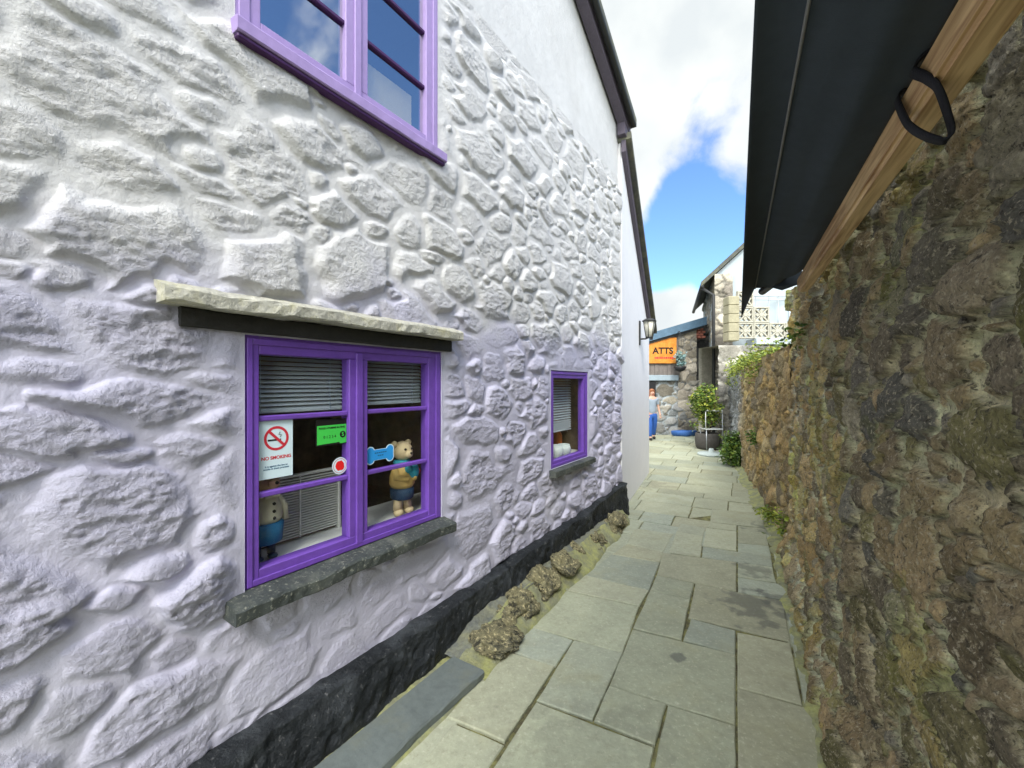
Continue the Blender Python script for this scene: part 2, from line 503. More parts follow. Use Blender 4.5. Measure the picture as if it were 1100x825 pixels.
class MB:
    def __init__(self):
        self.v, self.f, self.mi, self.sm = [], [], [], []

    def add(self, vs, fs, mi=0, smooth=False):
        b = len(self.v)
        self.v += [tuple(x) for x in vs]
        for f in fs:
            self.f.append([b+i for i in f])
            self.mi.append(mi)
            self.sm.append(smooth)

    def bm(self, bmx, fn=None, mi=0, smooth=False):
        bmx.verts.index_update()
        vs = [fn(*v.co) if fn else tuple(v.co) for v in bmx.verts]
        self.add(vs, [[v.index for v in f.verts] for f in bmx.faces], mi, smooth)
        bmx.free()

    def box(self, fr, s0, s1, o0, o1, z0, z1, bev=0.004, mi=0):
        b = bmesh.new()
        bmesh.ops.create_cube(b, size=1)
        for v in b.verts:
            v.co = ((s0+s1)/2+v.co.x*(s1-s0), (o0+o1)/2+v.co.y*(o1-o0), (z0+z1)/2+v.co.z*(z1-z0))
        if bev:
            bmesh.ops.bevel(b, geom=list(b.edges), offset=min(bev, 0.3*min(abs(s1-s0), abs(o1-o0), abs(z1-z0))),
                            segments=1, affect='EDGES')
        self.bm(b, fr.p, mi)
        return self

    def prism(self, fr, poly, o0, o1, mi=0):
        """polygon of (s, z) extruded from o0 to o1"""
        n = len(poly)
        vs = [fr.p(s, o0, z) for s, z in poly]+[fr.p(s, o1, z) for s, z in poly]
        fs = [list(range(n)), list(range(2*n-1, n-1, -1))]
        fs += [[i, (i+1) % n, n+(i+1) % n, n+i] for i in range(n)]
        self.add(vs, fs, mi)
        return self

    def tube(self, pts, r, n=8, mi=0, closed=False, flat=None):
        """round (or flattened) tube through world points; r number or list"""
        pts = [Vector(q) for q in pts]
        k = len(pts)
        rs = r if isinstance(r, (list, tuple)) else [r]*k
        vs = []
        up = Vector((0, 0, 1))
        for i, q in enumerate(pts):
            a = pts[(i-1) % k] if (closed or i > 0) else pts[0]
            b = pts[(i+1) % k] if (closed or i < k-1) else pts[-1]
            d = (b-a).normalized()
            x = d.cross(up)
            if x.length < 0.05:
                x = d.cross(Vector((1, 0, 0)))
            x.normalize()
            y = d.cross(x).normalized()
            for j in range(n):
                an = 2*math.pi*j/n
                vs.append(q+x*math.cos(an)*rs[i]*(flat[0] if flat else 1)+y*math.sin(an)*rs[i]*(flat[1] if flat else 1))
        fs = []
        for i in range(k if closed else k-1):
            for j in range(n):
                i2 = (i+1) % k
                fs.append([i*n+j, i*n+(j+1) % n, i2*n+(j+1) % n, i2*n+j])
        if not closed:
            fs.append(list(range(n))[::-1])
            fs.append([(k-1)*n+j for j in range(n)])
        self.add(vs, fs, mi, True)
        return self

    def lathe(self, c, prof, n=20, mi=0, sx=1, sy=1):
        """profile of (r, z) about the vertical through c"""
        vs, fs = [], []
        for r, z in prof:
            for j in range(n):
                an = 2*math.pi*j/n
                vs.append((c[0]+math.cos(an)*r*sx, c[1]+math.sin(an)*r*sy, c[2]+z))
        k = len(prof)
        for i in range(k-1):
            for j in range(n):
                fs.append([i*n+j, i*n+(j+1) % n, (i+1)*n+(j+1) % n, (i+1)*n+j])
        fs.append(list(range(n))[::-1])
        fs.append([(k-1)*n+j for j in range(n)])
        self.add(vs, fs, mi, True)
        return self

    def ball(self, c, r, mi=0, sx=1, sy=1, sz=1, sub=2):
        b = bmesh.new()
        bmesh.ops.create_icosphere(b, subdivisions=sub, radius=r)
        self.bm(b, lambda x, y, z: (c[0]+x*sx, c[1]+y*sy, c[2]+z*sz), mi, True)
        return self

    def mesh(self, name, keepn=False):
        me = bpy.data.meshes.new(name)
        me.from_pydata(self.v, [], self.f)
        me.polygons.foreach_set('material_index', self.mi)
        me.polygons.foreach_set('use_smooth', self.sm)
        if keepn:
            return me
        bmx = bmesh.new()
        bmx.from_mesh(me)
        bmesh.ops.recalc_face_normals(bmx, faces=bmx.faces)
        bmx.to_mesh(me)
        bmx.free()
        return me

    def build(self, name, mats, parent=None, origin=None, keepn=False):
        return link(name, self.mesh(name, keepn), mats, parent, origin)


def grid_mesh(name, P, keep=None, attrs=None, colr=None, smooth=True, extra=None):
    """P: (rows, cols, 3) array of world points"""
    nr, nc = P.shape[:2]
    idx = np.arange(nr*nc).reshape(nr, nc)
    q = np.stack([idx[:-1, :-1], idx[:-1, 1:], idx[1:, 1:], idx[1:, :-1]], -1)
    if keep is not None:
        q = q[keep]
    q = q.reshape(-1, 4)
    verts = P.reshape(-1, 3)
    if extra is not None:
        ev, ef = extra
        q = np.concatenate([q, np.array(ef)+len(verts)])
        verts = np.concatenate([verts, np.array(ev)])
    used = np.zeros(len(verts), bool)
    used[q.ravel()] = True
    remap = np.cumsum(used)-1
    verts = verts[used]
    q = remap[q]
    me = bpy.data.meshes.new(name)
    me.vertices.add(len(verts))
    me.vertices.foreach_set('co', verts.astype(np.float32).ravel())
    me.loops.add(q.size)
    me.loops.foreach_set('vertex_index', q.astype(np.int32).ravel())
    me.polygons.add(len(q))
    me.polygons.foreach_set('loop_start', np.arange(0, q.size, 4, dtype=np.int32))
    me.polygons.foreach_set('use_smooth', np.ones(len(q), bool))
    me.update(calc_edges=True)
    ne = len(used)-nr*nc
    for k, a in (attrs or {}).items():
        at = me.attributes.new(k, 'FLOAT', 'POINT')
        a = np.concatenate([a.ravel(), np.zeros(ne)])[used]
        at.data.foreach_set('value', a.astype(np.float32))
    if colr is not None:
        at = me.color_attributes.new('Col', 'FLOAT_COLOR', 'POINT')
        c = np.concatenate([colr.reshape(-1, 3), np.full((ne, 3), 0.3)])[used]
        c = np.concatenate([c, np.ones((len(c), 1))], 1)
        at.data.foreach_set('color', c.astype(np.float32).ravel())
    return me


def place_stones(rs, s0, s1, z0, z1, classes, aspect=(0.45, 0.8), pack=0.92):
    xs, zs, aa, bb = np.zeros(0), np.zeros(0), np.zeros(0), np.zeros(0)
    for a0, tries in classes:
        for _ in range(tries):
            x, z = rs.uniform(s0, s1), rs.uniform(z0, z1)
            a = a0*rs.uniform(0.8, 1.2)
            b = a*rs.uniform(*aspect)
            if len(xs):
                d = np.hypot((xs-x)/(aa+a), (zs-z)/(bb+b))
                if d.min() < pack:
                    continue
            xs, zs = np.append(xs, x), np.append(zs, z)
            aa, bb = np.append(aa, a), np.append(bb, b)
    return xs, zs, aa, bb


def stone_field(S, Z, stones, rs, joint=(0.04, 0.20, 0.45), hrange=(0.02, 0.05), warp=0.38, rough=0.012, palette=None, mortar=(0.3, 0.3, 0.3), reach=1.45):
    """height, stone mask and colour of a packed rubble wall: every point belongs to its nearest stone, joints run between them"""
    D1 = np.full(S.shape, 9.0)
    D2 = np.full(S.shape, 9.0)
    Pm = np.zeros_like(S)
    Qm = np.zeros_like(S)
    ID = np.zeros(S.shape, np.int64)
    wx = fbm(S, Z, 7.0, 4, 1, 0.6)*0.05*warp
    wz = fbm(S, Z, 7.0, 4, 3, 0.6)*0.05*warp
    fine = 0.7*fbm(S*0.8, Z*1.6, 16.0, 5, 5, 0.66)+0.55*(0.45-2.2*np.abs(fbm(S*0.75, Z*1.5, 11.0, 4, 2, 0.6)))+0.5*fbm(S*0.6, Z*1.3, 6.0, 2, 7)
    sc = S[0]
    zc = Z[:, 0]
    n = len(stones[0])
    for m_, (x, z, a, b) in enumerate(zip(*stones)):
        i0, i1 = np.searchsorted(sc, (x-a*2.3, x+a*2.3))
        j0, j1 = np.searchsorted(zc, (z-b*2.4, z+b*2.4))
        if i1-i0 < 2 or j1-j0 < 2:
            continue
        sl = (slice(j0, j1), slice(i0, i1))
        th = rs.normal(0, 0.16)
        dx, dz = S[sl]+wx[sl]-x, Z[sl]+wz[sl]-z
        p = (dx*math.cos(th)+dz*math.sin(th))/a
        q = (-dx*math.sin(th)+dz*math.cos(th))/b
        k = rs.randint(4, 8)
        ph = rs.uniform(0, 6.28)
        D = 0
        for i in range(k):
            an = ph+2*math.pi*(i+rs.uniform(-0.3, 0.3))/k
            D = D+np.maximum(0, (p*math.cos(an)+q*math.sin(an))/rs.uniform(0.78, 1.05))**6
        D = np.maximum(D**(1/6.0), 0.55*np.hypot(p, q))
        c1, c2 = D1[sl], D2[sl]
        nw = D < c1
        D2[sl] = np.where(nw, c1, np.minimum(c2, D))
        D1[sl] = np.where(nw, D, c1)
        Pm[sl] = np.where(nw, p, Pm[sl])
        Qm[sl] = np.where(nw, q, Qm[sl])
        ID[sl] = np.where(nw, m_, ID[sl])
    hs = rs.uniform(hrange[0], hrange[1], n)*np.minimum(1.08, 0.5+stones[3]/0.09*0.5)
    js = joint[0]+rs.uniform(0, joint[1], n)
    tp, tq = rs.normal(0, 0.32, n), rs.normal(-0.12, 0.28, n)
    rr = rs.uniform(0.5, 1.5, n)
    j0 = js[ID]+0.07*fine
    w = sstep(j0, j0+joint[2], D2-D1)*(1-sstep(reach-0.25, reach, D1+0.1*fine))
    H = w*hs[ID]*(1+tp[ID]*Pm+tq[ID]*Qm)*(1.08-0.25*np.minimum(D1, 1.2)**2)+w*rough*fine*rr[ID]
    C = np.zeros(S.shape+(3,))
    C[:] = mortar
    if palette is not None:
        pc = np.array([np.array(palette[rs.randint(len(palette))])*rs.uniform(0.65, 1.4) for _ in range(n)])
        ww = sstep(0.50, 0.86, w+0.16*fine)[..., None]
        C = C*(1-ww)+pc[ID]*ww
    return np.maximum(H, -0.01), w, C


def P_of(fr, S, O, Z):
    return np.stack([fr.o[0]+fr.u[0]*S+fr.n[0]*O, fr.o[1]+fr.u[1]*S+fr.n[1]*O, Z], -1)


def text_mesh(txt, size, fr, s, o, z, depth=0.001, bold=0.0, align='CENTER', shear=0.0):
    cu = bpy.data.curves.new('txt', 'FONT')
    cu.body = txt
    cu.size = size
    cu.extrude = depth
    cu.offset = bold
    cu.align_x = align
    cu.align_y = 'CENTER'
    ob = bpy.data.objects.new('txt', cu)
    col.objects.link(ob)
    dg = bpy.context.evaluated_depsgraph_get()
    me = bpy.data.meshes.new_from_object(ob.evaluated_get(dg))
    col.objects.unlink(ob)
    bpy.data.objects.remove(ob)
    me.materials.clear()
    for v in me.vertices:
        v.co = fr.p(s+v.co.x, o+v.co.z, z+v.co.y)
    return me


# ------------------------------------------------------------------ ground and paving
def wet_spots(m_, spots):
    t = m_.node_tree
    p = t.nodes['Principled BSDF']
    src = p.inputs['Base Color'].links[0].from_socket
    geo = N(t, 'ShaderNodeNewGeometry')
    nz_ = N(t, 'ShaderNodeTexNoise')
    nz_.inputs['Scale'].default_value = 8.0
    nz_.inputs['Detail'].default_value = 7
    t.links.new(geo.outputs['Position'], nz_.inputs['Vector'])
    for x, y, r_, amt in spots:
        ds = N(t, 'ShaderNodeVectorMath', operation='DISTANCE')
        t.links.new(geo.outputs['Position'], ds.inputs[0])
        ds.inputs[1].default_value = (x, y, 0)
        dn = mathn(t, 'ADD', mathn(t, 'DIVIDE', ds.outputs['Value'], r_), mathn(t, 'MULTIPLY', mathn(t, 'SUBTRACT', nz_.outputs['Fac'], 0.5), 4.2))
        mr = N(t, 'ShaderNodeMapRange', interpolation_type='SMOOTHSTEP')
        t.links.new(dn, mr.inputs['Value'])
        mr.inputs['From Min'].default_value = 0.55
        mr.inputs['From Max'].default_value = 1.2
        mr.inputs['To Min'].default_value = amt
        mr.inputs['To Max'].default_value = 0.0
        mx = N(t, 'ShaderNodeMix', data_type='RGBA')
        t.links.new(mr.outputs['Result'], mx.inputs['Factor'])
        t.links.new(src, mx.inputs['A'])
        mx.inputs['B'].default_value = (0.085, 0.088, 0.08, 1)
        src = mx.outputs['Result']
    t.links.new(src, p.inputs['Base Color'])


def gp(px, py, z=0.0):
    d = (CAM_H-z)*F_PX/(py-CY)
    return ((px-CX)/F_PX*d, d)


g = MB()
g.add([(-400, -400, -0.04), (400, -400, -0.04), (400, 900, -0.04), (-400, 900, -0.04)], [[0, 1, 2, 3]])
tag(g.build('ground', 'ground_dirt'), kind='structure')

TR = [  # paving slabs: far-left, far-right, near-right, near-left
    [(479, 771), (542.5, 798), (470, 905), (330, 905)],
    [(540, 697), (597, 716), (542.5, 798), (479, 771)],
    [(574, 674), (616, 687), (597, 716), (540, 697)],
    [(616, 687), (669.5, 701), (637, 774), (575.6, 752)],
    [(575.6, 752), (704, 801), (684, 905), (474, 905)],
    [(654, 735.5), (717, 756), (704, 801), (637, 774)],
    [(679, 675), (790.7, 703), (790.7, 779), (654, 735.5)],
    [(717, 756), (790.7, 779), (790.7, 905), (684, 905)],
    [(791.3, 738), (925, 776), (960, 905), (791.3, 905)],
    [(791.3, 678), (850, 690), (862.5, 757.5), (791.3, 738)],
    [(850.5, 691), (885, 698), (920, 774), (863, 758)],
    [(741.5, 664), (791, 677), (790.7, 703), (733, 688)],
    [(698, 634), (742, 644), (733, 688), (679, 675)],
    [(705, 617.5), (746, 626.5), (742, 644), (698, 634)],
    [(746.5, 626.5), (843, 646), (850, 689), (738.5, 663.5)],
    [(843.3, 646), (866, 649), (885, 697), (850.5, 690)],
    [(711, 593.5), (791.5, 604), (791.5, 635.5), (705, 617.5)],
    [(792, 604), (830.6, 609), (835, 626), (792, 620)],
    [(792, 620), (858, 630), (866, 649), (792, 636)],
    [(754.5, 586.5), (829, 598), (830.6, 609), (753, 598.5)],
    [(726, 571), (756, 576), (753, 598.5), (718, 593.5)],
    [(730, 562), (758.7, 567), (756, 576), (726, 571)],
    [(758.7, 567), (791.6, 571), (791.6, 592), (754.5, 586.5)],
    [(792.3, 564.6), (822.5, 568), (826, 586), (792.3, 582.8)],
    [(792.3, 583), (826, 586), (829, 598), (792.3, 592.5)],
    [(657, 595), (709, 604), (698, 634), (628, 618)],
    [(681, 567), (724, 573), (713, 593), (673, 584)],
    [(673, 584), (713, 593), (709, 604), (657, 595)],
    [(628, 618), (698, 634), (687, 651), (608, 634)],
    [(608, 634), (687, 651), (669.5, 701), (570, 673)],
    [(764, 547), (819, 551), (822, 567.5), (762.5, 561)],
    [(762.5, 561), (792, 564.5), (791.5, 570.8), (759, 566.8)],
    [(824, 560), (842, 562), (850, 583), (827, 582)],
    [(829, 583), (851, 584), (860, 630), (836, 627)],
]
polys = []
for q in TR:
    polys.append([gp(*c) for c in q][::-1])


def aw(a, w):
    return (a*RX+w*DX, a*RY+w*DY)


TRG = list(polys)


def inside(pt, q):
    return all((q[(i+1) % 4][0]-q[i][0])*(pt[1]-q[i][1])-(q[(i+1) % 4][1]-q[i][1])*(pt[0]-q[i][0]) > 0 for i in range(4))


low = set()
rs = np.random.RandomState(5)
w = -3.0
while w < 22:
    dep = rs.uniform(0.3, 0.62)
    a = -4.2+rs.uniform(0, 0.6)
    while a < 1.6:
        wd = rs.uniform(0.38, 0.85)
        fr_ = np.mean([any(inside(aw(a+wd*u_, w+dep*v_), q_) for q_ in TRG) for u_ in (.08, .3, .5, .7, .92) for v_ in (.08, .36, .64, .92)])
        if fr_ < 0.72:
            if fr_ > 0:
                low.add(len(polys))
            polys.append([aw(a, w), aw(a+wd, w), aw(a+wd, w+dep), aw(a, w+dep)])
        a += wd
    w += dep


def inset(poly, t):
    n = len(poly)
    out = []
    for i in range(n):
        p0, p1, p2 = Vector(poly[i-1]), Vector(poly[i]), Vector(poly[(i+1) % n])
        e1, e2 = (p1-p0).normalized(), (p2-p1).normalized()
        n1, n2 = Vector((-e1.y, e1.x)), Vector((-e2.y, e2.x))
        k = 1+n1.dot(n2)
        out.append(p1+(n1+n2)*(t/max(k, 0.3)))
    return out


pal = [(0.43, 0.425, 0.315), (0.41, 0.41, 0.30), (0.44, 0.43, 0.315), (0.40, 0.405, 0.31), (0.385, 0.40, 0.325), (0.42, 0.40, 0.285), (0.45, 0.445, 0.335)]
pv = MB()
pcol = []
for qi, q in enumerate(polys):
    q = inset(q, rs.uniform(0.003, 0.006))
    n = len(q)
    ring = []
    for i in range(n):
        a, b = q[i], q[(i+1) % n]
        L = (b-a).length
        m_ = max(2, int(L/0.09))
        nr = Vector((-(b-a).y, (b-a).x)).normalized()
        for j in range(m_):
            t_ = j/m_
            ring.append(a.lerp(b, t_)+nr*(rs.normal(0, 0.0016) if j else 0))
    cen = sum(ring, Vector((0, 0)))/len(ring)
    hz = rs.normal(0, 0.0022)-(0.008 if qi in low else 0)
    tx, ty = rs.normal(0, 0.005), rs.normal(0, 0.005)
    zf = lambda v: hz+(v.x-cen.x)*tx+(v.y-cen.y)*ty
    k = len(ring)
    inn = [v+(cen-v).normalized()*0.007 for v in ring]
    vs = [(v.x, v.y, zf(v)) for v in inn]+[(v.x, v.y, zf(v)-0.005) for v in ring]+[(v.x, v.y, -0.03) for v in ring]
    fs = [list(range(k))]
    fs += [[i, k+i, k+(i+1) % k, (i+1) % k] for i in range(k)]
    fs += [[k+i, 2*k+i, 2*k+(i+1) % k, k+(i+1) % k] for i in range(k)]
    pv.add(vs, fs, 0)
    c = np.array(pal[rs.randint(len(pal))])*np.array([0.78, 0.815, 0.80])*rs.uniform(0.86, 1.12)
    pcol += [tuple(c)+(1,)]*(3*k)
nb = len(pv.v)
pv.add([(-6, -6, -0.014), (14, -6, -0.014), (14, 24, -0.014), (-6, 24, -0.014)], [[0, 1, 2, 3]], 1)
pcol += [(0.1, 0.1, 0.05, 1)]*4
me = bpy.data.meshes.new('pavement')
me.from_pydata(pv.v, [], pv.f)
me.polygons.foreach_set('material_index', pv.mi)
at = me.color_attributes.new('Col', 'FLOAT_COLOR', 'POINT')
at.data.foreach_set('color', np.array(pcol, np.float32).ravel())
bmx = bmesh.new()
bmx.from_mesh(me)
bmesh.ops.recalc_face_normals(bmx, faces=[f for f in bmx.faces if f.material_index == 0])
bmx.to_mesh(me)
bmx.free()
tag(link('pavement', me, ['paving', 'joint']), kind='structure')

wet_spots(MATS['paving'], [(*gp(808, 650), 0.22, 0.6), (*gp(835, 645), 0.12, 0.55), (*gp(726, 706), 0.045, 0.65), (*gp(806, 612), 0.13, 0.5),
                          (*gp(830, 570), 0.2, 0.5), (*gp(640, 800), 0.3, 0.2), (*gp(700, 520), 0.3, 0.25)])

# ------------------------------------------------------------------ the painted house on the left
UL, VL = 0.5547, 0.8321
LW = Fr((-1.877*0.8321, 1.877*0.5547), (UL, VL))
BW = (0.826, 2.0, 0.835, 1.905)       # big window  s0 s1 z0 z1
UW = (0.79, 1.96, 3.17, 4.30)         # upper window
SW = (3.47, 4.34, 0.895, 1.832)       # small window
WIN = [BW, UW, SW]
S_END = 5.41

house = thing('painted_house', LW.p(2.0, -1.5, 0), 'lumpy whitewashed stone house with purple windows and a black painted base', 'house')


def axis(segs):
    out = []
    for a, b, st in segs:
        n = max(1, int(round((b-a)/st)))
        out += list(np.linspace(a, b, n, endpoint=False))
    out.append(segs[-1][1])
    return np.array(out)


def snap(ax, vals):
    ax = ax.copy()
    for v in vals:
        ax[np.argmin(abs(ax-v))] = v
    return ax


rs = np.random.RandomState(21)
sa = snap(axis([(-1.0, 0.0, 0.02), (0.0, 2.4, 0.0065), (2.4, S_END, 0.0095)]), [x for wnd in WIN for x in wnd[:2]])
za = snap(axis([(0.0, 2.6, 0.0068), (2.6, 4.42, 0.0085)]), [x for wnd in WIN for x in wnd[2:]])
S, Z = np.meshgrid(sa, za)
st = place_stones(rs, -1.1, S_END-0.05, 0.05, 4.5,
                  [(0.22, 80), (0.18, 700), (0.145, 2200), (0.11, 3500), (0.078, 2500), (0.05, 500)], aspect=(0.45, 0.85), pack=0.86)
H, M, _ = stone_field(S, Z, st, rs, joint=(0.02, 0.26, 0.62), hrange=(0.008, 0.046), rough=0.019)
amp = np.ones_like(S)
amp *= 1-0.30*sstep(1.9, 2.6, Z)
for (a, b, c, d) in WIN:                          # smooth plaster round the openings
    dist = np.hypot(np.maximum(0, np.maximum(a-S, S-b)), np.maximum(0, np.maximum(c-Z, Z-d)))
    amp *= sstep(0.0, 0.13, dist+0.02*fbm(S, Z, 9, 2, 2))
sm = sstep(0.55, 0.8, S)*(1-sstep(2.05, 2.3, S))*(1-sstep(0.66, 0.78, Z))
amp *= 1-0.68*sm
patch = np.exp(-(((S-2.55)/0.27)**4+((Z-2.05)/0.17)**4))+np.exp(-(((S-3.9)/0.5)**4+((Z-1.98)/0.12)**4))
amp *= 1-0.85*np.clip(patch, 0, 1)
und = fbm(S, Z, 1.3, 3, 6)*0.022+fbm(S, Z, 5, 4, 4)*0.010+fbm(S, Z, 28, 3, 2)*0.0022
cut = 4.30+0.09*fbm(S, Z*0, 2.2, 4, 1)
up = sstep(-0.02, 0.05, cut-Z)
O = 0.76*H*amp*up+und*np.clip(amp+0.15, 0, 1)*(0.25+0.75*up)+0.03*up-0.03
O[:, :] = np.where(Z > 4.39, -0.03, O)
keep = np.ones((len(za)-1, len(sa)-1), bool)
scn_, zcn = (sa[:-1]+sa[1:])/2, (za[:-1]+za[1:])/2
ev, ef = [], []
for (a, b, c, d) in WIN:
    keep &= ~((scn_[None, :] > a) & (scn_[None, :] < b) & (zcn[:, None] > c) & (zcn[:, None] < d))
    ring = [(a, c), (b, c), (b, d), (a, d)]
    for i in range(4):
        (s0, z0), (s1, z1) = ring[i], ring[(i+1) % 4]
        k = len(ev)
        ev += [LW.p(s0, 0.002, z0), LW.p(s1, 0.002, z1), LW.p(s1, -0.1, z1), LW.p(s0, -0.1, z0)]
        ef.append([k, k+1, k+2, k+3])
me = grid_mesh('wall', P_of(LW, S, O, Z), keep, {'mask': M*amp}, extra=(ev, ef))
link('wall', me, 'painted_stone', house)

# smooth rendered upper part up to the sloping roof edge
def rake(s):
    return 5.79-0.50*(s-4.12)


g = MB()
g.prism(LW, [(-1.0, 4.39), (S_END+0.02, 4.39), (S_END+0.02, rake(S_END+0.02)), (-1.0, rake(-1.0))], -0.25, -0.034)
g.build('upper_wall', 'smooth_render', house)
# end wall (quoin) and back so the house is solid
g = MB()
g.prism(LW, [(S_END-0.012, 0.0), (S_END+0.012, 0.0), (S_END+0.012, 5.0), (S_END-0.012, 5.0)], -5.0, 0.0)
g.prism(LW, [(-1.0, 0), (S_END-0.03, 0), (S_END-0.03, 5.0), (-1.0, 8.2)], -5.2, -5.0)
g.prism(LW, [(-1.02, 0), (-1.0, 0), (-1.0, 8.2), (-1.02, 8.2)], -5.0, 0.0)
g.build('end_wall', 'smooth_render', house)
g = MB()
g.prism(LW, [(-1.2, rake(-1.2)+0.03), (S_END+0.13, rake(S_END+0.13)+0.03), (S_END+0.13, rake(S_END+0.13)+0.13), (-1.2, rake(-1.2)+0.13)], -5.4, 0.17)
g.build('roof', 'roof_slate', house)
g = MB()
g.prism(LW, [(-1.2, rake(-1.2)-0.10), (S_END+0.10, rake(S_END+0.10)-0.10), (S_END+0.10, rake(S_END+0.10)+0.027), (-1.2, rake(-1.2)+0.027)], -0.01, 0.10)
g.prism(LW, [(S_END-0.1, rake(S_END)-0.20), (S_END+0.10, rake(S_END)-0.24), (S_END+0.10, rake(S_END)-0.12), (S_END-0.1, rake(S_END)-0.05)], -0.01, 0.09)
g.build('barge_board', 'verge_board', house)
g = MB()
g.tube([LW.p(-1.2, 0.155, rake(-1.2)-0.02), LW.p(S_END+0.06, 0.155, rake(S_END+0.06)-0.02)], 0.035, 10)
g.build('gutter', 'gutter_dark', house)

# black painted base
sa2 = axis([(-1.0, 0.4, 0.03), (0.4, S_END, 0.012)])
ta = np.linspace(0, 1, 34)
S2, T2 = np.meshgrid(sa2, ta)
top = np.interp(S2, [-1, 1.1, 2.3, 3.2, 4.3, 5.4], [0.28, 0.29, 0.30, 0.33, 0.36, 0.40])+0.03*fbm(S2, S2*0, 2.5, 4, 3)
Z2 = -0.03+(top+0.03)*T2
O2 = np.interp(S2, [-1, 1.0, 2.6, 4.0, 5.4], [0.13, 0.13, 0.12, 0.11, 0.10])*(1-0.30*T2)+0.05*fbm(S2, Z2, 4.0, 4, 2)*(1-T2**6)+0.016*fbm(S2, Z2, 18, 4, 6)
O2 = np.where(T2 > 0.999, -0.02, O2+0.012)
link('plinth', grid_mesh('plinth', P_of(LW, S2, O2, Z2)), 'black_plinth', house)


def make_window(wn, fo, name, paint, bars, mull, glass, fw=(0.063, 0.11, 0.075, 0.078), barh=0.024, barmat=None):
    """fw: left, right, bottom, top widths. bars: heights; mull: (s0, s1) or None"""
    s0, s1, z0, z1 = wn
    l, r_, b, t_ = fw
    g = MB()
    e = 0.004
    g.box(LW, s0-e, s0+l, fo-0.07, fo, z0-e, z1+e)
    g.box(LW, s1-r_, s1+e, fo-0.07, fo, z0-e, z1+e)
    g.box(LW, s0+l-0.001, s1-r_+0.001, fo-0.07, fo-0.0015, z0-e, z0+b)
    g.box(LW, s0+l-0.001, s1-r_+0.001, fo-0.07, fo-0.0015, z1-t_, z1+e)
    # proud outer casing and inner casement lines
    g.box(LW, s0+0.012, s0+l*0.55, fo-0.002, fo+0.007, z0+0.012, z1-0.012, 0.003)
    g.box(LW, s1-r_*0.45, s1-0.012, fo-0.002, fo+0.007, z0+0.012, z1-0.012, 0.003)
    g.box(LW, s0+l*0.55, s1-r_*0.45, fo-0.002, fo+0.006, z1-t_*0.5, z1-0.012, 0.003)
    g.box(LW, s0+l*0.55, s1-r_*0.45, fo-0.002, fo+0.006, z0+0.012, z0+b*0.5, 0.003)
    if mull:
        g.box(LW, mull[0], mull[1], fo-0.07, fo-0.003, z0+b-0.002, z1-t_+0.002)
        c = (mull[0]+mull[1])/2
        g.box(LW, c-0.020, c+0.020, fo-0.004, fo+0.008, z0+b*0.4, z1-t_*0.6, 0.003)
    win = g.build(name, paint, house)
    lights = [(s0+l, s1-r_)] if not mull else [(s0+l, mull[0]), (mull[1], s1-r_)]
    for a, b_ in lights:
        for zb in bars:
            g = MB()
            g.box(LW, a-0.002, b_+0.002, fo-0.045, fo-0.012, zb-barh/2, zb+barh/2, 0.005)
            g.build('glazing_bar', barmat or paint, win)
        g = MB()
        g.add([LW.p(a-0.004, fo-0.03, z0+b-0.004), LW.p(b_+0.004, fo-0.03, z0+b-0.004), LW.p(b_+0.004, fo-0.03, z1-t_+0.004), LW.p(a-0.004, fo-0.03, z1-t_+0.004)], [[0, 1, 2, 3]])
        g.build('pane', glass, win, keepn=True)
    return win


bigw = make_window(BW, -0.010, 'window', 'purple_paint', [1.55, 1.22], (1.3275, 1.441), 'glass')
uppw = make_window(UW, 0.0, 'window', 'pale_purple', [3.54, 3.88], (1.30, 1.435), 'sky_glass', fw=(0.10, 0.10, 0.07, 0.08), barmat='shade_purple')
smaw = make_window(SW, -0.010, 'window', 'purple_paint', [], None, 'glass', fw=(0.075, 0.10, 0.07, 0.075))
bigw['label'] = 'low double casement with bright purple frame and stickers on its panes'
uppw['label'] = 'upper casement with paler lilac frame reflecting the sky'
smaw['label'] = 'small single purple window further along the wall'
# putty lines
# sills
def rough_slab(fr, s0, s1, o0, o1, z0, z1, seed, nseg=40, amp=0.006, slope=0.0):
    r2 = np.random.RandomState(seed)
    prof = [(o0, z0), (o1-0.006, z0), (o1, z0+0.006), (o1, z1-0.008), (o1-0.008, z1), (o0, z1+slope)]
    ss = np.linspace(s0, s1, nseg)
    vs, fs = [], []
    k = len(prof)
    for s in ss:
        dj = vnoise(np.array([s*7+seed]), np.array([seed*3.1]), seed)[0]-0.5
        dz = vnoise(np.array([s*5+seed]), np.array([seed*1.7]), seed+2)[0]-0.5
        for j, (o, z) in enumerate(prof):
            edge = 1 if 1 <= j <= 4 else 0
            vs.append(fr.p(s, o+edge*(dj*amp*3+r2.normal(0, amp*0.25)), z+edge*(dz*amp*1.5+r2.normal(0, amp*0.15))))
    for i in range(nseg-1):
        for j in range(k):
            fs.append([i*k+j, i*k+(j+1) % k, (i+1)*k+(j+1) % k, (i+1)*k+j])
    fs.append(list(range(k))[::-1])
    fs.append([(nseg-1)*k+j for j in range(k)])
    m_ = MB()
    m_.add(vs, fs)
    return m_


rough_slab(LW, 0.75, 2.02, -0.03, 0.10, 0.765, 0.824, 3, amp=0.008, slope=0.022).build('sill', 'slate', bigw)
rough_slab(LW, 3.44, 4.37, -0.03, 0.075, 0.83, 0.89, 4, amp=0.004, slope=0.004).build('sill', 'slate', smaw)
g = rough_slab(LW, 0.775, 1.985, -0.03, 0.06, 3.105, 3.166, 6, amp=0.002, slope=0.01)
g.build('sill', 'pale_purple', uppw)
g = MB()
g.box(LW, 0.78, 1.98, 0.0, 0.048, 3.085, 3.103, 0.004)
g.build('sill_underside_shade', 'shade_purple', uppw)
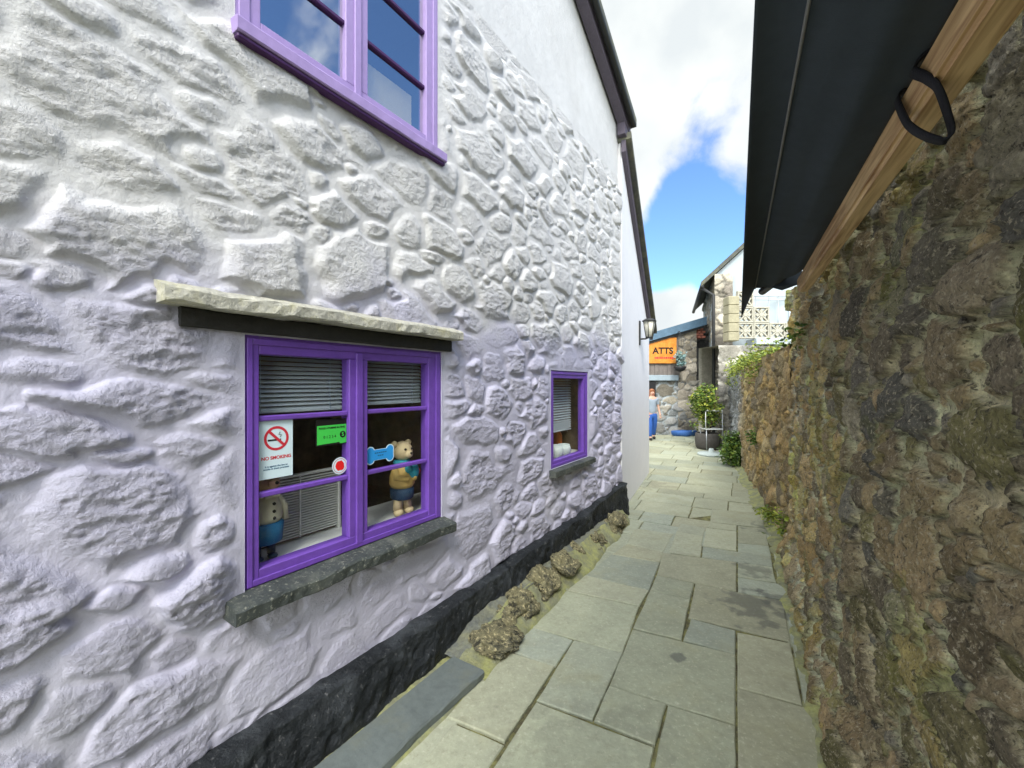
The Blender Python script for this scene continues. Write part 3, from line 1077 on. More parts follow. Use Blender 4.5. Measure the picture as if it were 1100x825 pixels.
# lintel over the big window
rough_slab(LW, 0.53, 2.10, -0.04, 0.105, 1.985, 2.040, 5, amp=0.010, slope=0.045).build('lintel', 'lichen_lintel', house)
g = rough_slab(LW, 0.60, 2.06, -0.03, 0.03, 1.912, 1.983, 8, amp=0.004)
g.build('lintel_shade', 'shade_dark', house)  # dark strip standing in for the shade under the lintel


def lower_shade(m_, shade_col, z0, z1):
    """lower-storey shade put into the paint as lilac, up to an uneven line"""
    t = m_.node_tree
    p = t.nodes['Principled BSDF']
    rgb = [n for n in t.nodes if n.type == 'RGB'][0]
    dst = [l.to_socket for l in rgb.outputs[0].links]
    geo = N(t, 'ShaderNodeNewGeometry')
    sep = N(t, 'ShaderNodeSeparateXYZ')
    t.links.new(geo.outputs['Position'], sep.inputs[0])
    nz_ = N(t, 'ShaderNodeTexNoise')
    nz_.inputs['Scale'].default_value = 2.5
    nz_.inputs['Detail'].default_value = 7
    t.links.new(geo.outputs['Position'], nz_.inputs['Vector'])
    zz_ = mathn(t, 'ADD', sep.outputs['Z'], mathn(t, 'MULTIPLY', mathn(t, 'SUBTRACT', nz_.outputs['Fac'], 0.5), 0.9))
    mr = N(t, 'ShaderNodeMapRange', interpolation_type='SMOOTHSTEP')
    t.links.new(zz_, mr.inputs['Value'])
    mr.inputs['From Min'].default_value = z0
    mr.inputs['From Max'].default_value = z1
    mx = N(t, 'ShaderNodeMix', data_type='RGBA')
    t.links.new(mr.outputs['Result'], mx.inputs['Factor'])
    mx.inputs['A'].default_value = (*shade_col, 1)
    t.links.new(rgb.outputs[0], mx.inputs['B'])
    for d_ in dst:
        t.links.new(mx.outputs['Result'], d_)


lower_shade(MATS['painted_stone'], (0.475, 0.465, 0.575), 1.95, 2.35)  # shade below lintel height coloured into the wall paint


# rooms behind the windows
def room(s0, s1, o1, z0, z1, m_, front=-0.1):
    g = MB()
    P = lambda s, o, z: LW.p(s, o, z)
    a, b = front, o1
    vs = [P(s0, a, z0), P(s1, a, z0), P(s1, a, z1), P(s0, a, z1), P(s0, b, z0), P(s1, b, z0), P(s1, b, z1), P(s0, b, z1)]
    g.add(vs, [[4, 5, 6, 7], [0, 1, 5, 4], [3, 2, 6, 7], [0, 3, 7, 4], [1, 2, 6, 5]])
    return g.build('room', m_, house)


room(BW[0]-0.02, BW[1]+0.35, -1.3, BW[2]-0.01, BW[3]+0.01, 'room_dark')
room(UW[0]-0.02, UW[1]+0.25, -1.6, UW[2]-0.01, UW[3]+0.01, 'room_blue')
room(SW[0]-0.01, SW[1]+0.2, -0.7, SW[2]-0.01, SW[3]+0.01, 'room_dark')
g = MB()
g.box(LW, BW[0]-0.01, BW[1]+0.3, -0.45, -0.101, 0.86, 0.885, 0.003)
g.build('window_board', 'sill_white', house)
g = MB()
g.box(LW, SW[0], SW[1]+0.15, -0.3, -0.101, 0.91, 0.935, 0.003)
g.build('window_board', 'sill_white', house)

# ------------------------------------------------------------------ rendered gable beyond
RG = Fr((1.455, 5.55), (1.165, 2.46))
rg = thing('rendered_house', RG.p(1.3, -1.0, 0), 'smooth white rendered house end between the lumpy stone wall and the lantern', 'house')
LEN = 2.73
def rk2(s):
    return 4.86-(4.86-2.78)/LEN*s


g = MB()
g.prism(RG, [(0, 0), (LEN, 0), (LEN, rk2(LEN)-0.02), (0, rk2(0)-0.02)], -3.5, 0.0)
g.build('wall', 'white_render', rg)
g = MB()
g.prism(RG, [(-0.05, rk2(-0.05)-0.15), (LEN+0.1, rk2(LEN+0.1)-0.15), (LEN+0.1, rk2(LEN+0.1)+0.0), (-0.05, rk2(-0.05)+0.0)], 0.002, 0.06)
g.build('barge_board', 'verge_board', rg)
g = MB()
g.prism(RG, [(-0.05, rk2(-0.05)+0.003), (LEN+0.14, rk2(LEN+0.14)+0.003), (LEN+0.14, rk2(LEN+0.14)+0.09), (-0.05, rk2(-0.05)+0.09)], -3.6, 0.13)
g.build('roof', 'roof_slate', rg)

# lantern on that wall
L0 = Vector(RG.p(1.5, 0, 0))
zl = 2.50
lamp = thing('wall_lantern', (L0.x, L0.y, zl-0.15), 'small black framed lantern with cream glass on the white rendered wall', 'lantern')
g = MB()
g.box(RG, 1.46, 1.54, 0.001, 0.02, zl-0.16, zl+0.24, 0.004)
g.build('back_plate', 'gutter_dark', lamp)
g = MB()
g.tube([RG.p(1.5, 0.01, zl-0.06), RG.p(1.5, 0.10, zl-0.06), RG.p(1.5, 0.16, zl-0.035)], 0.013, 8)
g.build('bracket', 'gutter_dark', lamp)
lc = Vector(RG.p(1.5, 0.16, 0))
g = MB()
g.lathe((lc.x, lc.y, zl), [(0.055, -0.03), (0.095, 0.22)], 6)
g.build('lamp_glass', 'lamp_glass', lamp)
g = MB()
g.lathe((lc.x, lc.y, zl), [(0.12, 0.221), (0.12, 0.232), (0.07, 0.262), (0.015, 0.275)], 6)
g.lathe((lc.x, lc.y, zl), [(0.06, -0.05), (0.065, -0.031)], 6)
for j in range(6):
    an = 2*math.pi*j/6
    g.tube([(lc.x+math.cos(an)*0.057, lc.y+math.sin(an)*0.057, zl-0.03), (lc.x+math.cos(an)*0.097, lc.y+math.sin(an)*0.097, zl+0.22)], 0.006, 5)
g.build('lamp_frame', 'gutter_dark', lamp)

# ------------------------------------------------------------------ right hand stone house, wall, awning
A_W = 0.464
RWF = Fr((A_W*RX, A_W*RY), (DX, DY), True)          # s along the alley, o into the alley


def w_of_d(a, d):
    return (d-a*RY)/DY


W_END = w_of_d(A_W, 4.29)
W_HOUSE = w_of_d(A_W, 3.02)
wall_pal = [(0.26, 0.20, 0.12), (0.23, 0.185, 0.12), (0.27, 0.21, 0.125), (0.15, 0.125, 0.095), (0.19, 0.15, 0.10), (0.24, 0.18, 0.11), (0.12, 0.115, 0.105), (0.17, 0.155, 0.135), (0.18, 0.15, 0.11),
            (0.10, 0.09, 0.075), (0.16, 0.145, 0.07), (0.22, 0.20, 0.16), (0.13, 0.115, 0.06)]
rs = np.random.RandomState(33)
rhouse = thing('stone_house', RWF.p(0.5, -1.5, 0), 'brown rubble stone building on the right carrying the timber beam and dark awning', 'house')
sa3 = axis([(-1.5, 0.0, 0.02), (0.0, 2.2, 0.0062), (2.2, W_END, 0.009)])
za3 = axis([(-0.03, 2.75, 0.0075)])
S3, Z3 = np.meshgrid(sa3, za3)
st3 = place_stones(rs, -1.5, W_END+0.05, 0, 2.8, [(0.13, 120), (0.10, 900), (0.075, 3000), (0.052, 5000), (0.034, 5000), (0.022, 5000)], aspect=(0.55, 1.0), pack=0.92)
H3, M3, C3 = stone_field(S3, Z3, st3, rs, joint=(0.12, 0.30, 0.20), hrange=(0.018, 0.05), rough=0.022, palette=wall_pal, mortar=(0.50, 0.44, 0.31), reach=1.5)
O3 = H3-0.03+fbm(S3, Z3, 1.2, 3, 2)*0.03+fbm(S3, Z3, 26, 4, 5)*0.004
O3 += 0.10*sstep(0.35, 0.0, Z3)
O3 -= 0.05*sstep(1.9, 2.25, Z3)*(1-sstep(W_HOUSE-0.3, W_HOUSE, S3))
topw = np.interp(S3, [-1.5, W_HOUSE, W_HOUSE+0.15, W_END], [2.75, 2.75, 2.46, 2.66])+0.02*fbm(S3, S3*0, 9, 3, 1)
Z3c = np.minimum(Z3, topw)
mot = fbm(S3, Z3, 2.2, 5, 3)
C3 = C3*np.array([1.0, 0.98, 0.86])*1.38*(1+0.42*mot[..., None])
C3 = C3*np.where((mot > 0.18)[..., None], np.array([0.95, 1.0, 0.72]), 1.0)
och = sstep(2.2, 4.2, S3)[..., None]
C3 = C3*(1+och*np.array([0.95, 0.75, 0.35]))
C3 = np.clip(C3, 0.02, 0.62)
capc = lambda A: np.concatenate([A, A[:, -1:]], 1)
S3, Z3c, M3, C3 = capc(S3), capc(Z3c), capc(M3), capc(C3)
O3 = np.concatenate([O3, O3[:, -1:]*0-0.45], 1)
link('wall', grid_mesh('wall', P_of(RWF, S3, O3, Z3c), None, {'mask': M3}, colr=C3), 'rubble_wall', rhouse)
g = MB()
g.box(RWF, W_HOUSE-0.02, W_END-0.03, -0.5, -0.065, -0.03, 2.36, 0.02)
g.box(RWF, -1.5, W_HOUSE, -3.4, -0.12, 2.6, 4.05, 0.0)  # unseen upper storey, added and sized to shade the left wall
g.box(RWF, -1.5, W_HOUSE-0.03, -3.4, -0.30, -0.03, 2.598, 0.0)
g.build('upper_wall', 'smooth_render', rhouse)  # includes the unseen upper storey added to shade the left wall
g = MB()
pts = [(-0.0, 0)]
vs = []
for s in (-1.7, W_HOUSE+0.05):
    vs += [RWF.p(s, 0.10, 4.00), RWF.p(s, -1.75, 5.05), RWF.p(s, -3.6, 4.00), RWF.p(s, -3.6, 4.08), RWF.p(s, -1.75, 5.15), RWF.p(s, 0.10, 4.08)]
g.add(vs, [[0, 1, 2, 3, 4, 5][::-1], [6, 7, 8, 9, 10, 11], [0, 1, 7, 6], [1, 2, 8, 7], [2, 3, 9, 8], [3, 4, 10, 9], [4, 5, 11, 10], [5, 0, 6, 11]])
g.build('roof', 'roof_slate', rhouse)  # unseen roof, added with its eave set for the shade it casts

# timber beam: front face a .385, bottom b .664
def ab(a, w, b):
    return (a*RX+w*DX, a*RY+w*DY, CAM_H+b)


ABF = Fr((0, 0), (DX, DY), False)     # s = w, o = a
BEAM_END = w_of_d(0.42, 3.03)
g = MB()
bmx = bmesh.new()
bmesh.ops.create_cube(bmx, size=1)
bx = (-1.3, BEAM_END, 0.382, 0.455, CAM_H+0.664, CAM_H+0.764)
for v in bmx.verts:
    v.co = ((bx[0]+bx[1])/2+v.co.x*(bx[1]-bx[0]), (bx[2]+bx[3])/2+v.co.y*(bx[3]-bx[2]), (bx[4]+bx[5])/2+v.co.z*(bx[5]-bx[4]))
bmesh.ops.bevel(bmx, geom=list(bmx.edges), offset=0.012, segments=3, affect='EDGES')
g.bm(bmx, ABF.p)
beam = g.build('timber_beam', 'pine', origin=ab(0.42, 0.5, 0.66))
tag(beam, 'long honey coloured pine beam fixed along the stone wall under the awning', 'beam')

# strap looped round the beam
def ribbon(pts, wdir, width, th):
    m_ = MB()
    k = len(pts)
    vs, fs = [], []
    for i in range(k):
        p_ = Vector(pts[i])
        a_ = Vector(pts[max(0, i-1)])
        b_ = Vector(pts[min(k-1, i+1)])
        tg = (b_-a_).normalized()
        wd = Vector(wdir[i] if isinstance(wdir, list) else wdir)
        wd = (wd-tg*wd.dot(tg)).normalized()
        nn = tg.cross(wd).normalized()
        for (x, y) in ((-1, -1), (1, -1), (1, 1), (-1, 1)):
            vs.append(p_+wd*x*width/2+nn*y*th/2)
    for i in range(k-1):
        for j in range(4):
            fs.append([i*4+j, i*4+(j+1) % 4, (i+1)*4+(j+1) % 4, (i+1)*4+j])
    fs += [[3, 2, 1, 0], [(k-1)*4+j for j in range(4)]]
    m_.add(vs, fs, 0, True)
    return m_


def spline(ctrl, n=8):
    out = []
    c = [Vector(x) for x in ctrl]
    for i in range(len(c)-1):
        p0, p1, p2, p3 = c[max(0, i-1)], c[i], c[i+1], c[min(len(c)-1, i+2)]
        for j in range(n):
            t_ = j/n
            out.append(0.5*((2*p1)+(p2-p0)*t_+(2*p0-5*p1+4*p2-p3)*t_*t_+(3*p1-p0-3*p2+p3)*t_**3))
    out.append(c[-1])
    return out


def pxd(px, py, d):
    return ((px-CX)/F_PX*d, d, CAM_H+(CY-py)/F_PX*d)


w1 = w_of_d(0.38, 1.0)
ctrl = [ab(0.41, w1-0.03, 0.772), ab(0.385, w1-0.01, 0.771), pxd(981, 76, 1.0), pxd(994, 83, 0.955), pxd(1007, 94, 0.925), pxd(1017, 120, 0.935), pxd(1022, 142, 0.945), pxd(1014, 151, 0.955),
        pxd(996, 147, 0.985), pxd(980, 138, 1.02), pxd(972, 128, 1.045), pxd(964, 108, 1.105), ab(0.385, w1+0.125, 0.772), ab(0.41, w1+0.14, 0.772)]
strap = ribbon(spline(ctrl), (DX, DY, 0.0), 0.025, 0.005).build('strap', 'black_strap', origin=ab(0.38, w1, 0.66))
tag(strap, 'black webbing strap looped loosely round the pine beam', 'strap')

# awning canopy
AWN = thing('awning', ab(0.2, 1.0, 0.8), 'dark charcoal fabric awning hanging over the alley from the right', 'awning')
nu, nv = 44, 160
P = np.zeros((nv, nu, 3))
rsn = np.random.RandomState(3)
for i in range(nv):
    t_ = i/(nv-1)
    for j in range(nu):
        f = j/(nu-1)                        # 0 at beam, .75 at seam, 1 outer edge
        d_end = np.interp(f, [0, 0.72, 0.80, 1], [2.92, 3.66, 3.70, 3.64])
        w0 = -1.3
        w1_ = w_of_d(0.2, d_end)
        w_ = w0+(w1_-w0)*t_
        dd = 0.88*w_
        if f < 0.75:
            q = f/0.75
            a = 0.395+(0.137-0.395)*q
            b = 0.775+(0.85-0.775)*q - 0.035*math.sin(math.pi*q)*(0.5+0.5*t_)
            b += 0.011*math.sin(q*7+w_*1.5)*math.sin(math.pi*q)*(0.3+0.7*t_) + 0.005*math.sin(q*16-w_*1.1)*math.sin(math.pi*q)*t_
        else:
            q = (f-0.75)/0.25
            a = 0.137+(0.036-0.137)*q
            bo = 0.88-0.081*max(0, dd-0.9)
            bo = bo-0.06*max(0, (t_-0.9)/0.1)**2
            b = 0.85+(bo-0.85)*q + 0.012*math.sin(math.pi*q)
        P[i, j] = ab(a, w_, b)
me = grid_mesh('canopy', P)
cano = link('canopy', me, 'fabric', AWN)
md = cano.modifiers.new('thick', 'SOLIDIFY')
md.thickness = 0.006
jj = int(0.75*(nu-1))
g = MB()
g.tube([P[i, jj]-np.array([0, 0, 0.009]) for i in range(0, nv, 6)]+[P[nv-1, jj]-np.array([0, 0, 0.009])], 0.0042, 6)
g.build('seam', 'cord', AWN)
# roller and flap at the far end
g = MB()
g.tube([ab(0.36, w_of_d(0.36, 2.95), 0.83), ab(0.19, w_of_d(0.19, 3.62), 0.80)], 0.032, 12)
g.ball(ab(0.36, w_of_d(0.36, 2.97), 0.86), 0.045)
g.build('roller', 'gutter_dark', AWN)
g = MB()
def pxd(px, py, d):
    return ((px-CX)/F_PX*d, d, CAM_H+(CY-py)/F_PX*d)


fl = [pxd(829, 309, 3.35), pxd(859, 281, 3.1), pxd(865, 303, 3.05), pxd(840, 312, 3.3)]
fl2 = [(x+0.01, y+0.02, z+0.012) for x, y, z in fl]
g.add(fl+fl2, [[0, 1, 2, 3], [7, 6, 5, 4], [0, 1, 5, 4], [1, 2, 6, 5], [2, 3, 7, 6], [3, 0, 4, 7]])
g.build('flap', 'fabric', AWN)

# ------------------------------------------------------------------ lower garden wall beyond
rs = np.random.RandomState(41)


def rubble_wall(name, fr, s0, s1, h, res, rs, pal_, mortar_, thick, classes, matn, parent=None, tint=None, topf=None, hr=(0.02, 0.06)):
    sa_ = axis([(s0, s1, res)])
    za_ = axis([(-0.03, h, res)])
    S_, Z_ = np.meshgrid(sa_, za_)
    st_ = place_stones(rs, s0, s1, 0, h, classes, aspect=(0.5, 0.9), pack=0.9)
    H_, M_, C_ = stone_field(S_, Z_, st_, rs, joint=(0.05, 0.15, 0.25), hrange=hr, rough=0.02, palette=pal_, mortar=mortar_)
    O_ = H_-0.03+fbm(S_, Z_, 1.0, 3, 2)*0.04
    tp = topf(S_) if topf is not None else h+0*S_
    Zc_ = np.minimum(Z_, tp)
    C_ = C_*(1+0.4*fbm(S_, Z_, 2.0, 4, 3)[..., None])
    if tint is not None:
        C_ = tint(S_, Z_, C_)
    # add back: one extra row over the top
    P_ = P_of(fr, S_, O_, Zc_)
    topb = P_of(fr, S_[-1:], O_[-1:]*0-thick, Zc_[-1:]+0.02)
    botb = P_of(fr, S_[-1:], O_[-1:]*0-thick, Zc_[-1:]*0-0.03)
    P_ = np.concatenate([P_, topb, botb], 0)
    C_ = np.concatenate([C_, C_[-1:], C_[-1:]], 0)
    M_ = np.concatenate([M_, M_[-1:], M_[-1:]], 0)
    return link(name, grid_mesh(name, P_, None, {'mask': M_}, colr=np.clip(C_, 0.015, 0.6)), matn, parent, origin=None if parent else fr.p((s0+s1)/2, -thick/2, 0))


GW = Fr((2.85, 4.29), (6.22-2.85, 12.1-4.29), True)
glen = math.hypot(6.22-2.80, 12.1-4.29)
gpal = [(0.24, 0.18, 0.10), (0.28, 0.21, 0.11), (0.20, 0.16, 0.10), (0.26, 0.22, 0.14), (0.17, 0.15, 0.12), (0.30, 0.22, 0.10)]


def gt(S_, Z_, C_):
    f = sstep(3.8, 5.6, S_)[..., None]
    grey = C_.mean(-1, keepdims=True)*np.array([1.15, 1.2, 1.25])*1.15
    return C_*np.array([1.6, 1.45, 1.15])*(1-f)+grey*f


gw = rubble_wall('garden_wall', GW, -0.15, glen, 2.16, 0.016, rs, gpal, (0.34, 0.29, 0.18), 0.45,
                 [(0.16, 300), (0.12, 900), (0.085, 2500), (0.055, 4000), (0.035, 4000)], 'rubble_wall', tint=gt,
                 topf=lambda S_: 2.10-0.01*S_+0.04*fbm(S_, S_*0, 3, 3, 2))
tag(gw, 'lower ochre rubble garden wall running on past the tall stone wall', 'wall')

# ------------------------------------------------------------------ foot of the walls
def strip(name, fr, s0, s1, of0, of1, zf, matn, res=0.02, nrow=14):
    sa_ = axis([(s0, s1, res)])
    tv = np.linspace(0, 1, nrow)
    S_, T_ = np.meshgrid(sa_, tv)
    O_ = of0(S_)*(1-T_)+of1(S_)*T_
    Z_ = zf(S_, T_)
    me = grid_mesh(name, P_of(fr, S_, O_, Z_))
    return tag(link(name, me, matn, origin=fr.p((s0+s1)/2, 0, 0)), kind='structure')


bed_out = lambda s: np.interp(s, [1.9, 2.2, 2.9, 3.5, 4.2, 5.0, 5.38], [0.42, 0.40, 0.37, 0.34, 0.30, 0.26, 0.10])+0.05*fbm(s, s*0, 3, 3, 2)
bed_z = lambda s: np.interp(s, [1.9, 2.1, 2.5, 5.0, 5.38], [0.04, 0.08, 0.14, 0.13, 0.08])
strip('mortar_bed', LW, 1.9, 5.38, lambda s: 0*s+0.02, lambda s: bed_out(s)*0.55,
      lambda s, t_: bed_z(s)+0.03*(1-t_)+0.03*fbm(s, t_*0.4, 6, 4, 3), 'mortar_grey', res=0.012)
strip('mortar_fillet', LW, 1.9, 5.38, lambda s: bed_out(s)*0.5, bed_out,
      lambda s, t_: bed_z(s)*(1-t_)**1.2+0.02*fbm(s, t_*0.4, 8, 4, 3)*(1-t_)+0.010-0.02*(t_ > 0.99), 'mortar_bed', res=0.012)
strip('mortar_kerb', LW, -1.0, 1.95, lambda s: 0*s+0.02, lambda s: 0*s+0.43+0.015*fbm(s, s*0, 6, 3, 1),
      lambda s, t_: 0.028*(1-t_**4)+0.014*fbm(s, t_*0.4, 9, 4, 3)*(1-t_)-0.02*(t_ > 0.99), 'mortar_bed')
strip('mortar_edge', RWF, -1.5, W_END, lambda s: 0*s-0.02, lambda s: 0*s+0.15+0.06*fbm(s, s*0, 5, 4, 2),
      lambda s, t_: 0.05*(1-t_)**1.5+0.012*fbm(s, t_*0.2, 12, 3, 2)+0.004-0.02*(t_ > 0.99), 'mortar_bed')
strip('mortar_verge', GW, 0, glen, lambda s: 0*s-0.02, lambda s: 0*s+0.15+0.08*fbm(s, s*0, 4, 4, 3),
      lambda s, t_: 0.06*(1-t_)**1.5+0.012*fbm(s, t_*0.2, 12, 3, 2)+0.004-0.02*(t_ > 0.99), 'mortar_bed')

sl = rough_slab(LW, -0.6, 1.915, 0.17, 0.405, 0.0, 0.05, 12, nseg=60, amp=0.006)
o = sl.build('slate_slab', 'slate_slab', origin=LW.p(0.7, 0.29, 0))
tag(o, 'long blue grey slate slab lying beside the black base of the house', 'slab')


def boulder(s, o, a, b, h, seed, label, zc=0.08):
    bmx = bmesh.new()
    bmesh.ops.create_icosphere(bmx, subdivisions=6, radius=1)
    co = np.array([v.co for v in bmx.verts])
    dsp = 1+0.6*fbm(co[:, 0]+seed, co[:, 1]+co[:, 2]*1.7, 1.2, 2, seed)+0.26*fbm(co[:, 0]*1.3+co[:, 2], co[:, 1]-seed+co[:, 2], 3.2, 5, seed+1, 0.55)-0.25*np.abs(fbm(co[:, 0]+co[:, 1], co[:, 2]-seed, 2.2, 4, seed+2, 0.5))+0.08
    for v, k in zip(bmx.verts, dsp):
        v.co *= k
    g = MB()
    g.bm(bmx, lambda x, y, z: LW.p(s+x*a, o+y*b, zc+z*h), 0, True)
    ob = g.build('rubble_stone', 'rubble', origin=LW.p(s, o, 0))
    return tag(ob, label, 'stone', 'rough stones at the foot of the house wall')


boulder(2.55, 0.21, 0.19, 0.12, 0.110, 1, 'dark rough stone nearest the camera, beside the flat brown stone', 0.06)
boulder(2.90, 0.19, 0.20, 0.12, 0.120, 2, 'ochre and black jagged stone, second large one from the slate slab', 0.06)
boulder(3.30, 0.18, 0.18, 0.13, 0.115, 3, 'rounded lichen covered stone in the middle of the row by the plinth', 0.06)
boulder(3.72, 0.13, 0.13, 0.08, 0.083, 4, 'small low dark stone just past the rounded lichen covered one', 0.06)
boulder(4.12, 0.16, 0.21, 0.11, 0.101, 5, 'black pitted stone second from the far end of the row', 0.06)
boulder(4.76, 0.14, 0.28, 0.12, 0.110, 6, 'pale ochre stone at the far end of the row beside white render', 0.06)
boulder(2.20, 0.27, 0.17, 0.12, 0.06, 7, 'flat crumbly reddish brown stone against the end of the slate slab', 0.045)

# ------------------------------------------------------------------ things in and on the windows
def blind(s0, s1, z0, z1, o, label, skew=0.0, pitch=0.021):
    t0 = thing('venetian_blind', LW.p((s0+s1)/2, o, z0), label, 'blind', 'venetian blinds in the house windows')
    g = MB()
    z = z0+0.02
    i = 0
    while z < z1-0.03:
        dz = skew*max(0, 1-(z-z0)/0.12)
        a0, a1 = 0.0085, 0.0115
        vs = []
        for s, dd in ((s0, 0), (s1, dz)):
            vs += [LW.p(s, o-a1, z+a0+dd), LW.p(s, o, z+0.003+dd), LW.p(s, o+a1, z-a0+dd)]
        g.add(vs, [[0, 1, 4, 3], [1, 2, 5, 4]], 0, True)
        z += pitch
        i += 1
    g.build('slats', 'blind', t0)
    g = MB()
    g.box(LW, s0, s1, o-0.015, o+0.015, z1-0.028, z1, 0.003)
    g.build('head_rail', 'blind', t0)
    g = MB()
    g.box(LW, s0, s1, o-0.012, o+0.012, z0+skew*0.5, z0+0.012+skew*0.5, 0.003)
    g.build('bottom_rail', 'blind', t0)
    for f in (0.15, 0.85):
        g = MB()
        g.tube([LW.p(s0+(s1-s0)*f, o+0.013, z0), LW.p(s0+(s1-s0)*f, o+0.013, z1)], 0.0012, 4)
        g.build('cord', 'sticker_white', t0)
    return t0


blind(0.87, 1.36, 1.565, 1.87, -0.13, 'grey venetian blind raised in the top left of the big purple window', skew=0.0)
blind(1.42, 1.93, 1.575, 1.87, -0.13, 'grey venetian blind raised in the top right of the big purple window', skew=0.01)
blind(3.52, 4.22, 1.18, 1.79, -0.16, 'lowered grey venetian blind in the small purple window', skew=0.04, pitch=0.027)

# louvred panel standing on the inner sill
lv = thing('louvred_panel', LW.p(1.25, -0.27, 0.886), 'white louvred panel leaning behind the lower left panes', 'panel')
g = MB()
zz = 0.905
while zz < 1.215:
    g.box(LW, 0.98, 1.43, -0.285, -0.262, zz, zz+0.0065, 0.0)
    zz += 0.0135
g.build('slats', 'white_louvre', lv)
g = MB()
g.box(LW, 0.965, 0.98, -0.29, -0.258, 0.886, 1.23, 0.002)
g.box(LW, 1.43, 1.445, -0.29, -0.258, 0.886, 1.23, 0.002)
g.box(LW, 0.98, 1.43, -0.29, -0.258, 1.218, 1.23, 0.002)
g.box(LW, 1.205, 1.212, -0.262, -0.256, 0.9, 1.218, 0.0)
g.box(LW, 0.98, 1.43, -0.30, -0.295, 0.886, 1.218, 0.0, 1)
g.build('frame', ['white_louvre', 'room_dark'], lv)

PO = -0.0365     # stuck on the glass
def disc(m_, s, z, r, o0, o1, mi=0, n=28, hole=0.0):
    if hole:
        vs, fs = [], []
        for k in range(n):
            an = 2*math.pi*k/n
            for (rr, oo) in ((hole, o1), (r, o1), (r, o0), (hole, o0)):
                vs.append(LW.p(s+rr*math.cos(an), oo, z+rr*math.sin(an)))
        for k in range(n):
            for j in range(4):
                k2 = (k+1) % n
                fs.append([k*4+j, k*4+(j+1) % 4, k2*4+(j+1) % 4, k2*4+j])
        m_.add(vs, fs, mi)
    else:
        m_.prism(LW, [(s+r*math.cos(2*math.pi*k/n), z+r*math.sin(2*math.pi*k/n)) for k in range(n)], o0, o1, mi)


# no smoking notice
ns = thing('no_smoking_sign', LW.p(0.965, PO, 1.25), 'pale no smoking notice with red ring on the left pane', 'sign')
g = MB()
g.box(LW, 0.899, 1.046, PO, PO+0.0015, 1.282, 1.54, 0.0)
g.build('board', 'sticker_white', ns)
g = MB()
cs, cz = 0.973, 1.458
disc(g, cs, cz, 0.054, PO+0.0016, PO+0.0024, hole=0.043)
d45 = 0.034
g.prism(LW, [(cs-d45-0.004, cz+d45-0.004), (cs-d45+0.004, cz+d45+0.004), (cs+d45+0.004, cz-d45+0.004), (cs+d45-0.004, cz-d45-0.004)], PO+0.0030, PO+0.0035)
g.build('red_ring', 'letter_red', ns)
g = MB()
g.box(LW, cs-0.038, cs+0.012, PO+0.0016, PO+0.0022, cz-0.011, cz-0.003, 0.0)
g.box(LW, cs+0.015, cs+0.02, PO+0.0016, PO+0.0022, cz-0.011, cz-0.003, 0.0)
g.tube([LW.p(cs+0.016, PO+0.0018, cz+0.004), LW.p(cs+0.022, PO+0.0018, cz+0.013), LW.p(cs+0.010, PO+0.0018, cz+0.017), LW.p(cs+0.016, PO+0.0018, cz+0.027)], 0.0018, 4)
g.build('cigarette', 'letter_black', ns)
link('heading', text_mesh('NO SMOKING', 0.0205, LW, cs, PO+0.0018, 1.372, 0.0004, 0.0006), 'letter_red', ns)
link('small_print', text_mesh('It is against the law to\nsmoke in these premises', 0.0112, LW, cs, PO+0.0018, 1.33, 0.0004, 0.0002), 'letter_blue', ns)

# food hygiene rating
fh = thing('hygiene_sticker', LW.p(1.255, PO, 1.42), 'bright green food hygiene rating sticker on a black backing', 'sticker')
g = MB()
g.box(LW, 1.158, 1.3265, PO, PO+0.0012, 1.395, 1.525, 0.0)
g.build('backing', 'letter_black', fh)
g = MB()
g.prism(LW, [(1.165, 1.402), (1.285, 1.406), (1.290, 1.398), (1.325, 1.400), (1.325, 1.495), (1.165, 1.495)], PO+0.0013, PO+0.0022)
g.build('sheet', 'sticker_green', fh)
link('heading', text_mesh('FOOD HYGIENE RATING', 0.0128, LW, 1.245, PO+0.0026, 1.481, 0.0003, 0.0004), 'letter_black', fh)
link('rating_scale', text_mesh('0 1 2 3 4', 0.019, LW, 1.232, PO+0.0026, 1.437, 0.0003, 0.0), 'letter_black', fh)
g = MB()
disc(g, 1.304, 1.443, 0.017, PO+0.0023, PO+0.0029)
g.build('rating_disc', 'letter_black', fh)
link('rating_number', text_mesh('5', 0.026, LW, 1.304, PO+0.0034, 1.443, 0.0003, 0.0006), 'sticker_green', fh)

rsd = thing('round_sticker', LW.p(1.292, PO, 1.27), 'round white sticker with a red blot at the corner of the pane', 'sticker')
g = MB()
disc(g, 1.289, 1.284, 0.043, PO, PO+0.0012)
g.build('disc', 'sticker_white', rsd)
g = MB()
disc(g, 1.289, 1.284, 0.037, PO+0.0013, PO+0.0016, hole=0.035)
g.build('ring', 'letter_red', rsd)
g = MB()
r2 = random.Random(3)
g.prism(LW, [(1.289+(0.024+r2.uniform(-0.003, 0.004))*math.cos(k*math.pi/8), 1.284+(0.026+r2.uniform(-0.004, 0.004))*math.sin(k*math.pi/8)) for k in range(16)], PO+0.0013, PO+0.002)
g.build('red_blot', 'sticker_red', rsd)

# bone shaped sticker
def bone(s0, s1, z0, z1, grow, n=10):
    hh = (z1-z0)/2
    r_ = hh*0.52+grow
    zc = (z0+z1)/2
    c = [(s0+hh*0.52, zc+hh*0.45), (s0+hh*0.52, zc-hh*0.45), (s1-hh*0.52, zc-hh*0.45), (s1-hh*0.52, zc+hh*0.45)]
    pts = []
    for (cs_, cz_), a0, a1 in ((c[0], 20, 200), (c[1], 160, 340), (c[2], 200, 380), (c[3], -20, 160)):
        for k in range(n+1):
            an = R(a0+(a1-a0)*k/n)
            pts.append((cs_+r_*math.cos(an), cz_+r_*math.sin(an)))
    return pts


